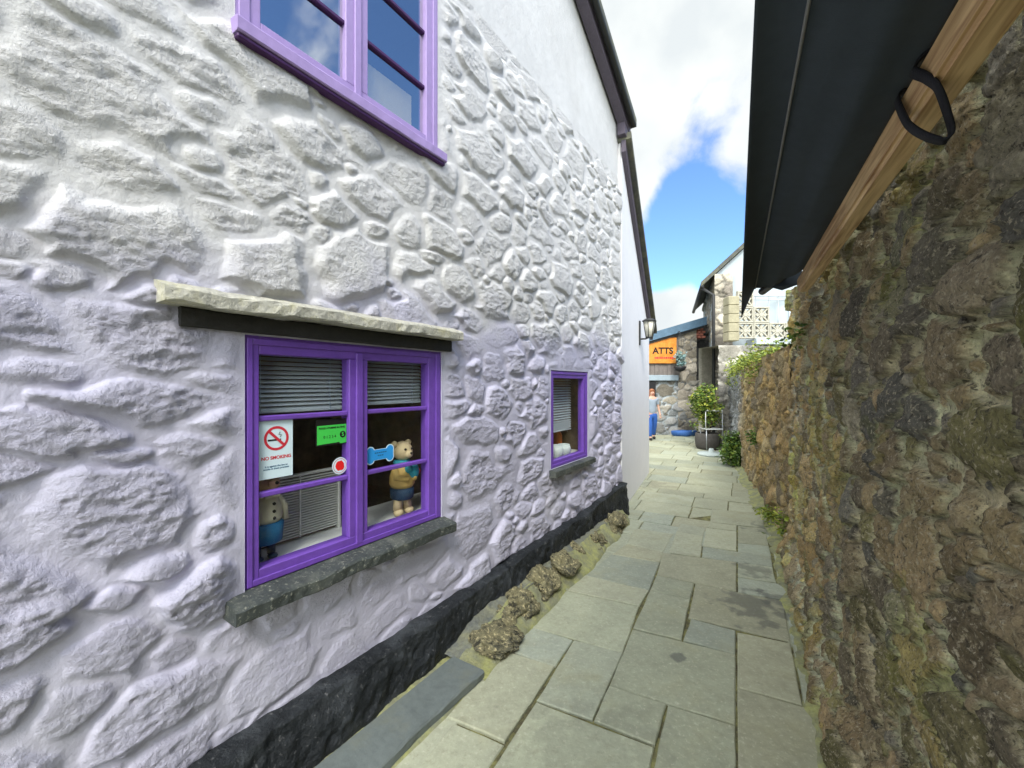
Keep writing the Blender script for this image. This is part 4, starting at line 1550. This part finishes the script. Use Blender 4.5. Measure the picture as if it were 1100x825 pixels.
bs = thing('bone_sticker', LW.p(1.53, PO, 1.25), 'blue bone shaped dog sticker on the right hand pane', 'sticker')
g = MB()
g.prism(LW, bone(1.452, 1.632, 1.262, 1.352, 0.006), PO, PO+0.001)
g.build('border', 'sticker_edge', bs)
g = MB()
g.prism(LW, bone(1.452, 1.632, 1.262, 1.352, 0.0), PO+0.0011, PO+0.0018)
g.build('bone', 'sticker_blue', bs)
g = MB()
r2 = random.Random(5)
for row, zz in enumerate((1.318, 1.302)):
    for k in range(6 if row == 0 else 3):
        s_ = 1.503+k*0.014+row*0.02
        g.box(LW, s_, s_+0.010, PO+0.0019, PO+0.0023, zz-0.003, zz+0.003, 0.0)
g.build('lettering', 'letter_blue', bs)


def figurine(s, o, z0, label, kind, K=1.15):
    c = Vector(LW.p(s, o, z0))
    t0 = thing('figurine', c, label, 'figurine')
    U, Nn = Vector((*LW.u, 0)), Vector((*LW.n, 0))
    at = lambda a, b, z: tuple(c+U*a+Nn*b+Vector((0, 0, z)))
    if kind == 'pig':
        g = MB()
        g.lathe(c, [(0.062, 0.075), (0.066, 0.08), (0.072, 0.15), (0.06, 0.158)], 20)
        g.build('skirt', 'toy_blue', t0)
        g = MB()
        g.lathe(c, [(0.058, 0.156), (0.066, 0.175), (0.062, 0.215), (0.045, 0.255), (0.03, 0.275)], 20)
        for sx in (-1, 1):
            g.tube([at(sx*0.045, 0.0, 0.25), at(sx*0.072, 0.01, 0.20), at(sx*0.074, 0.02, 0.15)], [0.02, 0.019, 0.016], 8)
        g.build('jacket', 'cream_cloth', t0)
        g = MB()
        for k in range(14):
            an = 2*math.pi*k/14
            g.ball(at(0.05*math.cos(an), 0.05*math.sin(an), 0.262+0.004*(k % 2)), 0.016, sz=0.5, sub=1)
        g.build('collar', 'cream_cloth', t0)
        g = MB()
        for z in (0.235, 0.205, 0.178):
            g.ball(at(0.008, 0.064, z), 0.0075, sub=1)
        g.build('buttons', 'letter_black', t0)
        g = MB()
        g.ball(at(0, 0, 0.325), 0.056)
        g.ball(at(0.012, 0.05, 0.315), 0.024)
        for sx in (-1, 1):
            g.ball(at(sx*0.045, 0.0, 0.372), 0.018)
        g.build('head', 'toy_face', t0)
        for ex, ey, ez, nm in ((-0.018, 0.049, 0.338, 'eye'), (0.026, 0.049, 0.338, 'eye'), (0.014, 0.073, 0.318, 'nose')):
            g = MB()
            g.ball(at(ex, ey, ez), 0.008, sub=1)
            g.build(nm, 'letter_black', t0)
        for sx in (-1, 1):
            g = MB()
            g.tube([at(sx*0.028, 0, 0.08), at(sx*0.028, 0, 0.02)], 0.016, 8)
            g.ball(at(sx*0.028, 0.012, 0.013), 0.02, sz=0.6)
            g.build('leg', 'toy_navy', t0)
    else:
        for sx in (-1, 1):
            g = MB()
            g.tube([at(sx*0.03, 0, 0.11), at(sx*0.034, 0.004, 0.03)], [0.022, 0.025], 10)
            g.ball(at(sx*0.036, 0.014, 0.02), 0.028, sz=0.75)
            g.build('leg', 'toy_bear', t0)
        g = MB()
        g.lathe(c, [(0.05, 0.085), (0.062, 0.095), (0.065, 0.14), (0.055, 0.15)], 18)
        g.build('shorts', 'toy_navy', t0)
        g = MB()
        g.lathe(c, [(0.055, 0.149), (0.068, 0.17), (0.066, 0.21), (0.052, 0.255), (0.034, 0.285)], 18)
        for sx in (-1, 1):
            g.tube([at(sx*0.05, 0.0, 0.265), at(sx*0.066, 0.03, 0.215), at(sx*0.02, 0.072, 0.20)], [0.02, 0.02, 0.015], 8)
        g.build('jumper', 'toy_ochre', t0)
        g = MB()
        g.ball(at(0.03, 0.045, 0.235), 0.04, sz=1.2)
        g.ball(at(-0.005, 0.058, 0.255), 0.022, sz=1.2)
        g.lathe(c, [(0.046, 0.272), (0.048, 0.285), (0.04, 0.297)], 16)
        g.build('scarf', 'toy_teal', t0)
        g = MB()
        g.ball(at(0, 0.005, 0.345), 0.055, sx=1.0)
        g.ball(at(0.0, 0.05, 0.332), 0.024)
        for sx in (-1, 1):
            g.ball(at(sx*0.048, -0.005, 0.385), 0.018)
        g.build('head', 'toy_bear', t0)
        for ex, ey, ez, nm in ((-0.021, 0.05, 0.358, 'eye'), (0.021, 0.05, 0.358, 'eye'), (0.0, 0.072, 0.338, 'nose')):
            g = MB()
            g.ball(at(ex, ey, ez), 0.008, sub=1)
            g.build(nm, 'letter_black', t0)
        g = MB()
        g.ball(at(0.105, 0.0, 0.215), 0.024)
        g.tube([at(0.06, 0.01, 0.22), at(0.10, 0.0, 0.195)], 0.005, 6)
        g.build('apple', 'toy_red', t0)
    t0.scale = (K, K, K)
    return t0


figurine(0.975, -0.15, 0.886, 'painted wooden figurine in cream jacket and blue skirt behind the notice', 'pig')
figurine(1.80, -0.15, 0.886, 'bear figurine in ochre jumper, blue scarf and navy shorts', 'bear')

# crockery in the small window
for s, hgt, lab in ((3.68, 0.16, 'tall pale jug at the left of the small window'), (3.88, 0.13, 'pale mug in the middle of the small window'), (4.05, 0.12, 'pale mug nearest the right of the small window')):
    c = Vector(LW.p(s, -0.155, 0.936))
    t0 = thing('mug' if 'mug' in lab else 'jug', c, lab, 'crockery')
    g = MB()
    g.lathe(c, [(0.05, 0.0), (0.072, 0.02), (0.078, hgt*0.6), (0.062, hgt), (0.055, hgt-0.01), (0.06, 0.02)], 18)
    g.build('body', 'china', t0)
    g = MB()
    U = Vector((*LW.u, 0))
    g.tube([c+U*0.07+Vector((0, 0, hgt*0.75)), c+U*0.11+Vector((0, 0, hgt*0.55)), c+U*0.07+Vector((0, 0, hgt*0.25))], 0.01, 6)
    g.build('handle', 'china', t0)
c = Vector(LW.p(4.12, -0.27, 0.936))
g = MB()
g.lathe(c, [(0.05, 0), (0.055, 0.02), (0.055, 0.2), (0.022, 0.27), (0.02, 0.36), (0.024, 0.365)], 16)
tag(g.build('bottle', 'orange_glass', origin=c), 'amber orange bottle behind the pale mugs in the small window', 'bottle')
# card seen through the upper window
g = MB()
g.box(LW, 1.45, 1.80, -0.075, -0.065, 3.235, 3.47, 0.002)
tag(g.build('cream_card', 'cream_card', origin=LW.p(1.7, -0.195, 3.19)), 'cream card standing behind the lower right panes of the upper window', 'card')

# ------------------------------------------------------------------ buildings at the end of the alley
far_pal = [(0.20, 0.20, 0.20), (0.26, 0.26, 0.25), (0.16, 0.17, 0.17), (0.30, 0.28, 0.24), (0.22, 0.20, 0.16)]
FD = 14.0
FW = Fr((0, FD), (1, 0))
shop = thing('shop_building', (5.6, FD+1, 0), 'small stone shop with blue grey roof at the end of the alley', 'building')
rs = np.random.RandomState(51)
X = lambda px, d=FD: (px-CX)/F_PX*d
Zh = lambda py, d=FD: CAM_H+(CY-py)/F_PX*d
rubble_wall('wall', FW, X(640), X(766), Zh(409), 0.03, rs, far_pal, (0.36, 0.40, 0.42), 0.4,
            [(0.24, 300), (0.17, 900), (0.12, 1500), (0.08, 2500)], 'far_stone', shop)
g = MB()
g.box(FW, X(640), X(728), -0.3, 0.09, Zh(409)+0.004, Zh(403), 0.01)
g.build('beam', 'blue_beam', shop)
g = MB()
s_ = X(640)
while s_ < X(728):
    g.box(FW, s_, s_+0.135, -0.06, 0.03+0.012*(int(s_*10) % 2), Zh(403)+0.004, Zh(360), 0.004)
    s_ += 0.14
g.build('cladding', 'timber_clad', shop)
rubble_wall('pier', Fr((0, FD-0.02), (1, 0)), X(728), X(748), Zh(352), 0.03, rs, [(0.34, 0.29, 0.22), (0.25, 0.22, 0.17), (0.38, 0.34, 0.28)], (0.3, 0.28, 0.25), 0.4,
            [(0.20, 200), (0.13, 500), (0.08, 800)], 'far_stone', shop)
rubble_wall('side_wall', Fr((0, FD+0.5), (1, 0)), X(742, FD+.5), X(775, FD+.5), Zh(348, FD+.5), 0.035, rs, [(0.10, 0.10, 0.10), (0.14, 0.13, 0.12)], (0.16, 0.15, 0.14), 0.4,
            [(0.20, 200), (0.13, 500), (0.08, 800)], 'far_stone', shop)
g = MB()
x0, x1 = X(655), X(756)
zr = lambda x: Zh(365)+(x-X(703))/(X(755)-X(703))*(Zh(350)-Zh(365))
g.prism(FW, [(x0, zr(x0)), (x1, zr(x1)), (x1, zr(x1)+0.27), (x0, zr(x0)+0.25)], -3.5, 0.22)
g.build('roof', 'roof_blue', shop)
g = MB()
g.prism(FW, [(x0, zr(x0)-0.09), (x1-0.05, zr(x1)-0.09), (x1-0.05, zr(x1)-0.004), (x0, zr(x0)-0.004)], -0.1, 0.15)
g.build('fascia', 'gutter_dark', shop)
g = MB()
for k in range(4):
    for j in range(3):
        g.box(FW, X(745)+j*0.14-0.07*(k % 2), X(745)+j*0.14+0.12-0.07*(k % 2), -0.4, 0.0, Zh(363)+k*0.085, Zh(363)+k*0.085+0.07, 0.006)
g.build('brickwork', 'brick_red', shop)
g = MB()
g.box(FW, X(690), X(704), 0.0, 0.05, 0.0, Zh(410), 0.01)
g.build('door', 'black_thing', shop)

sg = thing('shop_sign', (X(710), FD-0.1, Zh(392)), 'orange board with black letters ATTS above the shop cladding', 'sign')
SGN = Fr((0, FD-0.11), (1, 0))
g = MB()
g.box(SGN, X(684), X(725.5), -0.03, 0.0, Zh(390.5), Zh(363), 0.006)
g.build('board', 'sign_orange', sg)
link('letters', text_mesh('ATTS', 0.29, SGN, X(710.8), 0.006, Zh(377.3), 0.004, 0.007), 'letter_black', sg)
g = MB()
r2 = random.Random(8)
s_ = X(702)
while s_ < X(722):
    wl = r2.uniform(0.03, 0.06)
    g.box(SGN, s_, s_+wl, 0.001, 0.004, Zh(385.6), Zh(383.6), 0.0)
    s_ += wl+0.018
g.build('small_lettering', 'letter_red', sg)

# hanging basket in front of the pier
hb = thing('hanging_basket', (X(730.5, 13.6), 13.6, Zh(398, 13.6)), 'dark hanging basket with pale blue green plant on the stone pier', 'basket')
hx, hy, hz = X(730.5, 13.6), 13.6, Zh(396, 13.6)
g = MB()
g.lathe((hx, hy, hz), [(0.04, -0.10), (0.15, -0.05), (0.20, 0.07), (0.19, 0.07)], 16)
g.build('bowl', 'black_thing', hb)
g = MB()
for k in range(4):
    an = k*math.pi/2+0.4
    g.tube([(hx+0.19*math.cos(an), hy+0.19*math.sin(an), hz+0.07), (hx, hy, Zh(356, 13.6))], 0.006, 4)
g.tube([(hx, hy, Zh(356, 13.6)), (hx, FD, Zh(356, 13.6))], 0.015, 6)
g.build('chains', 'gutter_dark', hb)


def leaves(name, pts, size, cols, matn, parent=None, origin=None, seed=0, droop=0.0, elong=1.7):
    r2 = np.random.RandomState(seed)
    vs, fs, cc = [], [], []
    for p_ in pts:
        d = Vector(r2.normal(0, 1, 3)).normalized()
        up_ = Vector(r2.normal(0, 1, 3))
        d.z = d.z*0.6-droop
        x = d.cross(up_).normalized()
        s_ = size*r2.uniform(0.6, 1.4)
        p_ = Vector(p_)
        nn = d.cross(x).normalized()*s_*0.18
        k = len(vs)
        vs += [p_, p_+d*s_*elong*0.5+x*s_*0.42+nn, p_+d*s_*elong, p_+d*s_*elong*0.5-x*s_*0.42+nn]
        fs += [[k, k+1, k+2], [k, k+2, k+3]]
        c_ = np.array(cols[r2.randint(len(cols))])*r2.uniform(0.65, 1.35)
        cc += [tuple(c_)+(1,)]*4
    me = bpy.data.meshes.new(name)
    me.from_pydata([tuple(v) for v in vs], [], fs)
    at = me.color_attributes.new('Col', 'FLOAT_COLOR', 'POINT')
    at.data.foreach_set('color', np.array(cc, np.float32).ravel())
    return link(name, me, matn, parent, origin)


def clumps(center, rad, ncl, nper, cr, seed, shell=0.55):
    r2 = np.random.RandomState(seed)
    out = []
    for _ in range(ncl):
        d = r2.normal(0, 1, 3)
        d /= np.linalg.norm(d)
        c_ = np.array(center)+d*np.array(rad)*r2.uniform(shell, 1.0)
        out += list(c_+r2.normal(0, 1, (nper, 3))*cr)
    return out


GREEN = [(0.07, 0.14, 0.02), (0.11, 0.19, 0.03), (0.05, 0.10, 0.02), (0.17, 0.23, 0.03)]
LIME = [(0.24, 0.29, 0.03), (0.17, 0.23, 0.03), (0.12, 0.18, 0.03), (0.32, 0.34, 0.05)]
TEAL = [(0.22, 0.36, 0.36), (0.30, 0.42, 0.42), (0.15, 0.27, 0.24)]
leaves('foliage', clumps((hx, hy, hz+0.32), (0.13, 0.13, 0.26), 26, 14, 0.04, 2), 0.05, TEAL, 'teal_leaf', hb, seed=2)

# tall gable house to the right
GC = (X(768, 12.5), 12.5)
GF = Fr(GC, (0.936, -0.352))                  # front, facing the camera
GS = Fr(GC, (0.352, 0.936), True)             # side, facing the alley
gh = thing('gable_house', (GC[0]+2, GC[1]+1, 0), 'tall white gabled house with stone side wall behind the awning end', 'house')
EZ = 4.95
g = MB()
slope = 0.92
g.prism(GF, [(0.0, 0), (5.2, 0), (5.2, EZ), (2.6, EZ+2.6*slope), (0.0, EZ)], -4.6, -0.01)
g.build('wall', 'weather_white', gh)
rubble_wall('side_wall', GS, 0.0, 4.6, EZ-0.05, 0.035, rs, [(0.30, 0.27, 0.21), (0.24, 0.22, 0.18), (0.34, 0.31, 0.25)], (0.36, 0.33, 0.28), 0.05,
            [(0.20, 400), (0.13, 1200), (0.08, 2000)], 'far_stone', gh)
rubble_wall('quoin_pillar', Fr(GF.p(0, 0.10, 0)[:2], (0.936, -0.352)), -0.02, 0.46, 4.95, 0.03, rs, [(0.32, 0.29, 0.23), (0.25, 0.22, 0.18), (0.38, 0.34, 0.27)], (0.27, 0.25, 0.21), 0.12,
            [(0.24, 300), (0.16, 500), (0.09, 700)], 'far_stone', gh)
g = MB()
for sgn in (1,):
    for a, b in (((-0.38, EZ-0.38*slope), (2.6, EZ+2.6*slope)), ((5.58, EZ-0.38*slope), (2.6, EZ+2.6*slope))):
        g.prism(GF, [(a[0], a[1]+0.02), (b[0], b[1]+0.02), (b[0], b[1]+0.16), (a[0], a[1]+0.16)], -4.8, 0.12)
g.build('roof', 'roof_slate', gh)
g = MB()
g.tube([GF.p(-0.36, 0.1, EZ-0.33), GF.p(-0.36, -4.7, EZ-0.33)], 0.06, 8)
g.build('gutter', 'gutter_dark', gh)
g = MB()
g.tube([GF.p(-0.36, 0.02, EZ-0.36), GF.p(-0.05, 0.14, EZ-0.62), GF.p(-0.05, 0.14, 0.0)], 0.045, 8)
g.build('downpipe', 'gutter_dark', gh)
g = MB()
g.tube([GF.p(1.05, -0.6, EZ+1.0), GF.p(1.05, -0.6, EZ+1.95)], 0.015, 5)
g.tube([GF.p(1.05, -0.35, EZ+1.9), GF.p(1.05, -0.9, EZ+1.9)], 0.01, 5)
for k in range(4):
    g.tube([GF.p(0.93, -0.4-0.13*k, EZ+1.9), GF.p(1.17, -0.4-0.13*k, EZ+1.9)], 0.006, 4)
g.build('aerial', 'grey_metal', gh)

# retaining wall and terrace with screen blocks
TD = 11.2
TF = Fr((0, TD), (1, 0))
rt = rubble_wall('retaining_wall', TF, X(772, TD), X(900, TD), Zh(371, TD), 0.035, rs, [(0.28, 0.26, 0.22), (0.35, 0.33, 0.29), (0.22, 0.21, 0.19)], (0.40, 0.38, 0.33), 1.2,
                 [(0.2, 300), (0.13, 900), (0.08, 1500)], 'far_stone')
tag(rt, 'grey stone retaining wall under the screen blocks', 'wall')
g = MB()
g.box(TF, X(812, TD), X(900, TD), -0.5, 0.03, Zh(370, TD), Zh(363.5, TD), 0.01)
tag(g.build('terrace_slab', 'weather_white', origin=(X(840, TD), TD, Zh(370, TD))), 'white painted terrace edge below the pierced screen blocks', 'slab')
scr = thing('block_screen', (X(800, TD), TD+0.1, Zh(363, TD)), 'stepped screen of pierced concrete blocks on the terrace', 'screen')
g = MB()
bh = 0.43
for k in range(5):
    zz = Zh(366, TD)+k*0.24
    g.box(TF, X(782.5, TD), X(794, TD), -0.30, 0.02, zz, zz+0.232, 0.015)
g.build('pillar', 'ochre_concrete', scr)


def make_block():
    m_ = MB()
    I = Fr((0, 0), (1, 0))
    h_ = bh/2
    b_ = 0.045
    m_.box(I, -h_+0.004, h_-0.004, -0.06, 0.06, -h_+0.004, -h_+b_, 0.006)
    m_.box(I, -h_+0.004, h_-0.004, -0.06, 0.06, h_-b_, h_-0.004, 0.006)
    m_.box(I, -h_+0.004, -h_+b_, -0.0605, 0.0605, -h_+b_, h_-b_, 0.006)
    m_.box(I, h_-b_, h_-0.004, -0.0605, 0.0605, -h_+b_, h_-b_, 0.006)
    w_ = 0.018
    L_ = h_-b_
    for an in (45, -45):
        c_, s_ = math.cos(R(an)), math.sin(R(an))
        L2 = L_*1.414
        m_.prism(I, [(c_*-L2-s_*w_, s_*-L2+c_*w_), (c_*-L2+s_*w_, s_*-L2-c_*w_), (c_*L2+s_*w_, s_*L2-c_*w_), (c_*L2-s_*w_, s_*L2+c_*w_)], -0.045+0.001*(an > 0), 0.045-0.001*(an > 0))
    for qx, qz in ((1, 0), (-1, 0), (0, 1), (0, -1)):
        tip = 0.03
        m_.prism(I, [(qx*tip, qz*tip), (qx*L_*0.6+qz*0.05, qz*L_*0.6+qx*0.05), (qx*L_, qz*L_), (qx*L_*0.6-qz*0.05, qz*L_*0.6-qx*0.05)], -0.04, 0.04)
    disc_ = [(0.05*math.cos(k*math.pi/8), 0.05*math.sin(k*math.pi/8)) for k in range(16)]
    m_.prism(I, disc_, -0.05, 0.05)
    return m_.mesh('screen_block')


bme = make_block()
bme.materials.append(MATS['concrete'])
sbase = world_loc(scr)
for cidx, rows in ((0, 3), (1, 3 if False else 2), (2, 1), (3, 1), (4, 1)):
    for rr in range(rows):
        ob = bpy.data.objects.new('screen_block', bme)
        ob.parent = scr
        ob.location = Vector((X(794, TD)+bh*(cidx+0.5), TD+0.12, Zh(363.5, TD)+bh*(rr+0.5)+0.003))-sbase
        col.objects.link(ob)
# white balcony railing behind
rl = thing('balcony_railing', (X(835, 11.8), 11.8, Zh(365, 11.8)), 'thin pale metal railing behind the pierced screen blocks', 'railing')
RLF = Fr((0, 11.8), (1, 0))
g = MB()
for py in (318, 322):
    g.tube([RLF.p(X(806, 11.8), 0, Zh(py, 11.8)), RLF.p(X(900, 11.8), 0, Zh(py, 11.8))], 0.014, 6)
g.build('rails', 'grey_metal', rl)
g = MB()
for px in (812, 826, 836, 848, 860, 872, 884):
    g.tube([RLF.p(X(px, 11.8), 0, Zh(371, 11.8)), RLF.p(X(px, 11.8), 0, Zh(317, 11.8))], 0.012, 6)
g.build('posts', 'grey_metal', rl)

# ------------------------------------------------------------------ plants
def wp(fr, s, o, z):
    return np.array(fr.p(s, o, z))


r2 = np.random.RandomState(9)
pts = []
for _ in range(240):
    s_ = r2.uniform(1.7, 7.2)
    c_ = wp(GW, s_, r2.uniform(-0.35, 0.10), 2.07-0.01*s_+abs(r2.normal(0, 0.10))-(0.35*r2.rand()**2 if r2.rand() < 0.45 else 0))
    pts += list(c_+r2.normal(0, 1, (26, 3))*np.array([0.06, 0.06, 0.045]))
o = leaves('trailing_plant', pts, 0.032, LIME, 'leaf', origin=GW.p(4.2, 0, 2.05), seed=4)
tag(o, 'bright lime green trailing plant spilling over the garden wall top', 'plant')

pos = gp(783, 504)
c_ = wp(GW, 4.75, 0.12, 0.32)
pts = clumps(c_, (0.26, 0.26, 0.40), 60, 26, 0.055, 5, 0.3)
pts = [q for q in pts if q[2] > 0.0]
o = leaves('ivy_bush', pts, 0.05, GREEN, 'leaf', origin=(c_[0], c_[1], 0), seed=5, droop=0.3)
tag(o, 'dark green ivy bush growing at the foot of the garden wall', 'bush')
for (fr, s_, z_, rad, n_, cols, lab, sd) in (
        (GW, 2.35, 0.88, (0.07, 0.05, 0.17), 14, GREEN, 'small upright fern growing halfway up the ochre garden wall', 11),
        (GW, 0.20, 0.22, (0.06, 0.05, 0.12), 7, LIME, 'weed tuft at the near end of the garden wall foot', 12),
        (GW, 0.8, 0.14, (0.16, 0.06, 0.10), 14, LIME, 'low yellowish weeds along the foot of the garden wall', 13),
        (RWF, 4.05, 2.12, (0.025, 0.02, 0.04), 4, GREEN, 'tiny fern high on the tall stone wall below the beam end', 14)):
    c_ = wp(fr, s_, 0.04, z_)
    o = leaves('fern', clumps(c_, rad, n_, 16, 0.04, sd, 0.2), 0.032, cols, 'leaf', origin=c_, seed=sd)
    tag(o, lab, 'plant', 'small plants rooted in the right hand walls')

# potted shrub
pd = 11.0
pc = Vector((X(760, pd), pd, 0))
ps = thing('potted_shrub', pc, 'bushy yellow green shrub in a dark barrel at the alley end', 'plant')
g = MB()
g.lathe(pc, [(0.25, 0.0), (0.29, 0.06), (0.31, 0.22), (0.30, 0.40), (0.28, 0.42), (0.25, 0.42), (0.24, 0.36)], 20)
g.build('barrel', 'barrel', ps)
g = MB()
for k in range(6):
    an = k*1.05
    g.tube([pc+Vector((0.04*math.cos(an), 0.04*math.sin(an), 0.36)), pc+Vector((0.16*math.cos(an), 0.16*math.sin(an), 0.9)), pc+Vector((0.26*math.cos(an), 0.26*math.sin(an), 1.45))], [0.018, 0.013, 0.006], 6)
g.build('stems', 'bark', ps)
leaves('foliage', clumps(pc+Vector((-0.05, 0, 1.08)), (0.42, 0.36, 0.62), 95, 24, 0.06, 6, 0.35), 0.055, LIME+GREEN, 'leaf', ps, seed=6)

# folding chair
chd = 10.75
ch = thing('metal_chair', (X(766, chd), chd, 0), 'pale metal folding chair in front of the dark barrel', 'chair')
cx0, cx1 = X(758, chd), X(776.5, chd)
CF = Fr((0, chd), (1, 0))
g = MB()
g.box(CF, cx0, cx1, -0.36, 0.03, 0.525, 0.55, 0.008)
g.build('seat', 'white_paint', ch)
for k, (x_, o_, t_) in enumerate(((cx0+0.02, 0.0, 0.525), (cx1-0.015, 0.0, 1.0), (cx0+0.02, -0.33, 0.525), (cx1-0.015, -0.33, 0.525))):
    g = MB()
    g.tube([CF.p(x_, o_+0.02, 0), CF.p(x_, o_, t_)], 0.014, 8)
    g.build('leg', 'grey_metal', ch)
g = MB()
g.tube([CF.p(cx0, 0.0, 1.02), CF.p(cx1-0.015, 0.0, 1.02), CF.p(cx1-0.015, 0, 0.96)], 0.02, 8)
g.tube([CF.p(cx0, 0.0, 1.02), CF.p(cx0, 0.0, 0.55)], 0.012, 8)
g.build('backrest', 'white_paint', ch)
dpt = gp(764, 489)
g = MB()
g.lathe((dpt[0], dpt[1], 0), [(0.30, 0.0), (0.31, 0.03), (0.29, 0.055), (0.06, 0.075), (0.05, 0.16), (0.03, 0.16)], 28)
tag(g.build('parasol_base', 'pale_stone', origin=(dpt[0], dpt[1], 0)), 'round pale grey parasol base on the paving by the chair', 'base')
g = MB()
tb = (X(735, 13.7), 13.7)
g.lathe((tb[0], tb[1], 0), [(0.22, 0.0), (0.26, 0.05), (0.27, 0.16), (0.25, 0.18), (0.22, 0.12)], 4, sx=1.6, sy=0.7)
tag(g.build('trough', 'blue_trough', origin=(tb[0], tb[1], 0)), 'low blue planting trough at the foot of the shop wall', 'trough')


# ------------------------------------------------------------------ the person
def skin_mesh(verts, edges, radii, sub=2, root=0):
    me = bpy.data.meshes.new('sk')
    me.from_pydata(verts, edges, [])
    ob = bpy.data.objects.new('sk', me)
    col.objects.link(ob)
    md = ob.modifiers.new('skin', 'SKIN')
    md.use_smooth_shade = True
    for i, v in enumerate(me.skin_vertices[0].data):
        r_ = radii[i]
        v.radius = r_ if isinstance(r_, (list, tuple)) else (r_, r_)
        v.use_root = (i == root)
    s_ = ob.modifiers.new('sub', 'SUBSURF')
    s_.levels = sub
    s_.render_levels = sub
    dg = bpy.context.evaluated_depsgraph_get()
    out = bpy.data.meshes.new_from_object(ob.evaluated_get(dg))
    bpy.data.objects.remove(ob)
    return out


PX, PY = X(700.5, 12.75), 12.75
per = thing('person', (PX, PY, 0), 'woman with red hair in grey top and blue jeans walking past the white wall', 'person')


def pw(lst):
    return [(PX+x, PY+y, z) for x, y, z in lst]


# facing the camera: -y is forward
bv = [(0, 0, 0.80), (0, 0, 0.98), (0, 0.0, 1.16), (0, 0.01, 1.27), (0, 0.0, 1.34), (0, -0.012, 1.40), (0, -0.012, 1.48),
      (-0.15, 0.0, 1.24), (-0.19, -0.02, 1.0), (-0.17, -0.12, 0.82), (-0.16, -0.17, 0.76),
      (0.15, 0.0, 1.24), (0.19, 0.0, 1.0), (0.215, -0.06, 0.80), (0.22, -0.09, 0.73),
      (-0.08, 0.0, 0.74), (-0.085, -0.10, 0.42), (-0.085, -0.08, 0.09), (-0.085, -0.20, 0.04),
      (0.08, 0.0, 0.74), (0.085, 0.03, 0.42), (0.09, 0.16, 0.11), (0.095, 0.06, 0.04)]
be = [(0, 1), (1, 2), (2, 3), (3, 4), (4, 5), (5, 6), (3, 7), (7, 8), (8, 9), (9, 10), (3, 11), (11, 12), (12, 13), (13, 14),
      (0, 15), (15, 16), (16, 17), (17, 18), (0, 19), (19, 20), (20, 21), (21, 22)]
br = [(0.12, 0.09), (0.105, 0.085), (0.125, 0.09), (0.10, 0.075), 0.048, (0.07, 0.08), (0.065, 0.078), 0.05, 0.036, 0.027, 0.03, 0.05, 0.036, 0.027, 0.03,
      0.08, 0.056, 0.037, 0.032, 0.08, 0.056, 0.037, 0.032]
me = skin_mesh(pw(bv), be, br)
link('body', me, 'skin', per)
tv = [(0, 0, 0.74), (0, 0, 0.98), (0, 0, 1.16), (0, 0.01, 1.265), (-0.15, 0, 1.245), (-0.185, -0.015, 1.05), (0.15, 0, 1.245), (0.185, 0, 1.05)]
me = skin_mesh(pw(tv), [(0, 1), (1, 2), (2, 3), (3, 4), (4, 5), (3, 6), (6, 7)], [(0.15, 0.115), (0.128, 0.105), (0.143, 0.108), (0.115, 0.09), 0.062, 0.05, 0.062, 0.05])
link('top', me, 'grey_top', per)
jv = [(0, 0, 0.86), (0, 0, 0.79), (-0.082, 0, 0.72), (-0.086, -0.10, 0.42), (-0.086, -0.085, 0.10), (0.082, 0, 0.72), (0.086, 0.03, 0.42), (0.09, 0.155, 0.13)]
me = skin_mesh(pw(jv), [(0, 1), (1, 2), (2, 3), (3, 4), (1, 5), (5, 6), (6, 7)], [(0.13, 0.1), (0.14, 0.11), 0.095, 0.07, 0.055, 0.095, 0.07, 0.055])
link('jeans', me, 'blue_jeans', per)
g = MB()
g.ball((PX-0.086, PY-0.13, 0.045), 0.05, sx=0.9, sy=2.1, sz=0.9)
g.ball((PX+0.092, PY+0.10, 0.055), 0.05, sx=0.9, sy=2.0, sz=0.95)
g.build('shoes', 'black_thing', per)
g = MB()
bmx = bmesh.new()
bmesh.ops.create_icosphere(bmx, subdivisions=3, radius=1)
g.bm(bmx, lambda x, y, z: (PX+x*0.098, PY+0.022+y*0.098+(0.028 if y < 0 and z < 0.35 else 0), 1.455+z*0.105-(0.07 if (z < -0.1 and y > -0.4) else 0)), 0, True)
g.build('hair', 'hair', per)
for sx in (-1, 1):
    g = MB()
    g.ball((PX+sx*0.03, PY-0.088, 1.455), 0.009, sub=1)
    g.build('eye', 'letter_black', per)
g = MB()
g.ball((PX, PY-0.098, 1.43), 0.015, sz=1.3)
g.ball((PX, PY-0.088, 1.39), 0.016, sx=1.4, sz=0.4, mi=1)
g.build('nose_and_mouth', ['skin', 'toy_red'], per)
for hx_, hy_, hz_ in ((PX-0.16, PY-0.18, 0.745), (PX+0.22, PY-0.095, 0.715)):
    g = MB()
    for k in range(4):
        g.tube([(hx_-0.022+k*0.015, hy_, hz_), (hx_-0.024+k*0.016, hy_-0.012, hz_-0.04), (hx_-0.022+k*0.015, hy_-0.004, hz_-0.072+0.006*abs(k-1.5))], [0.009, 0.008, 0.006], 6)
    g.tube([(hx_-0.03, hy_-0.01, hz_+0.02), (hx_-0.045, hy_-0.025, hz_-0.015)], [0.010, 0.007], 6)
    g.build('fingers', 'skin', per)
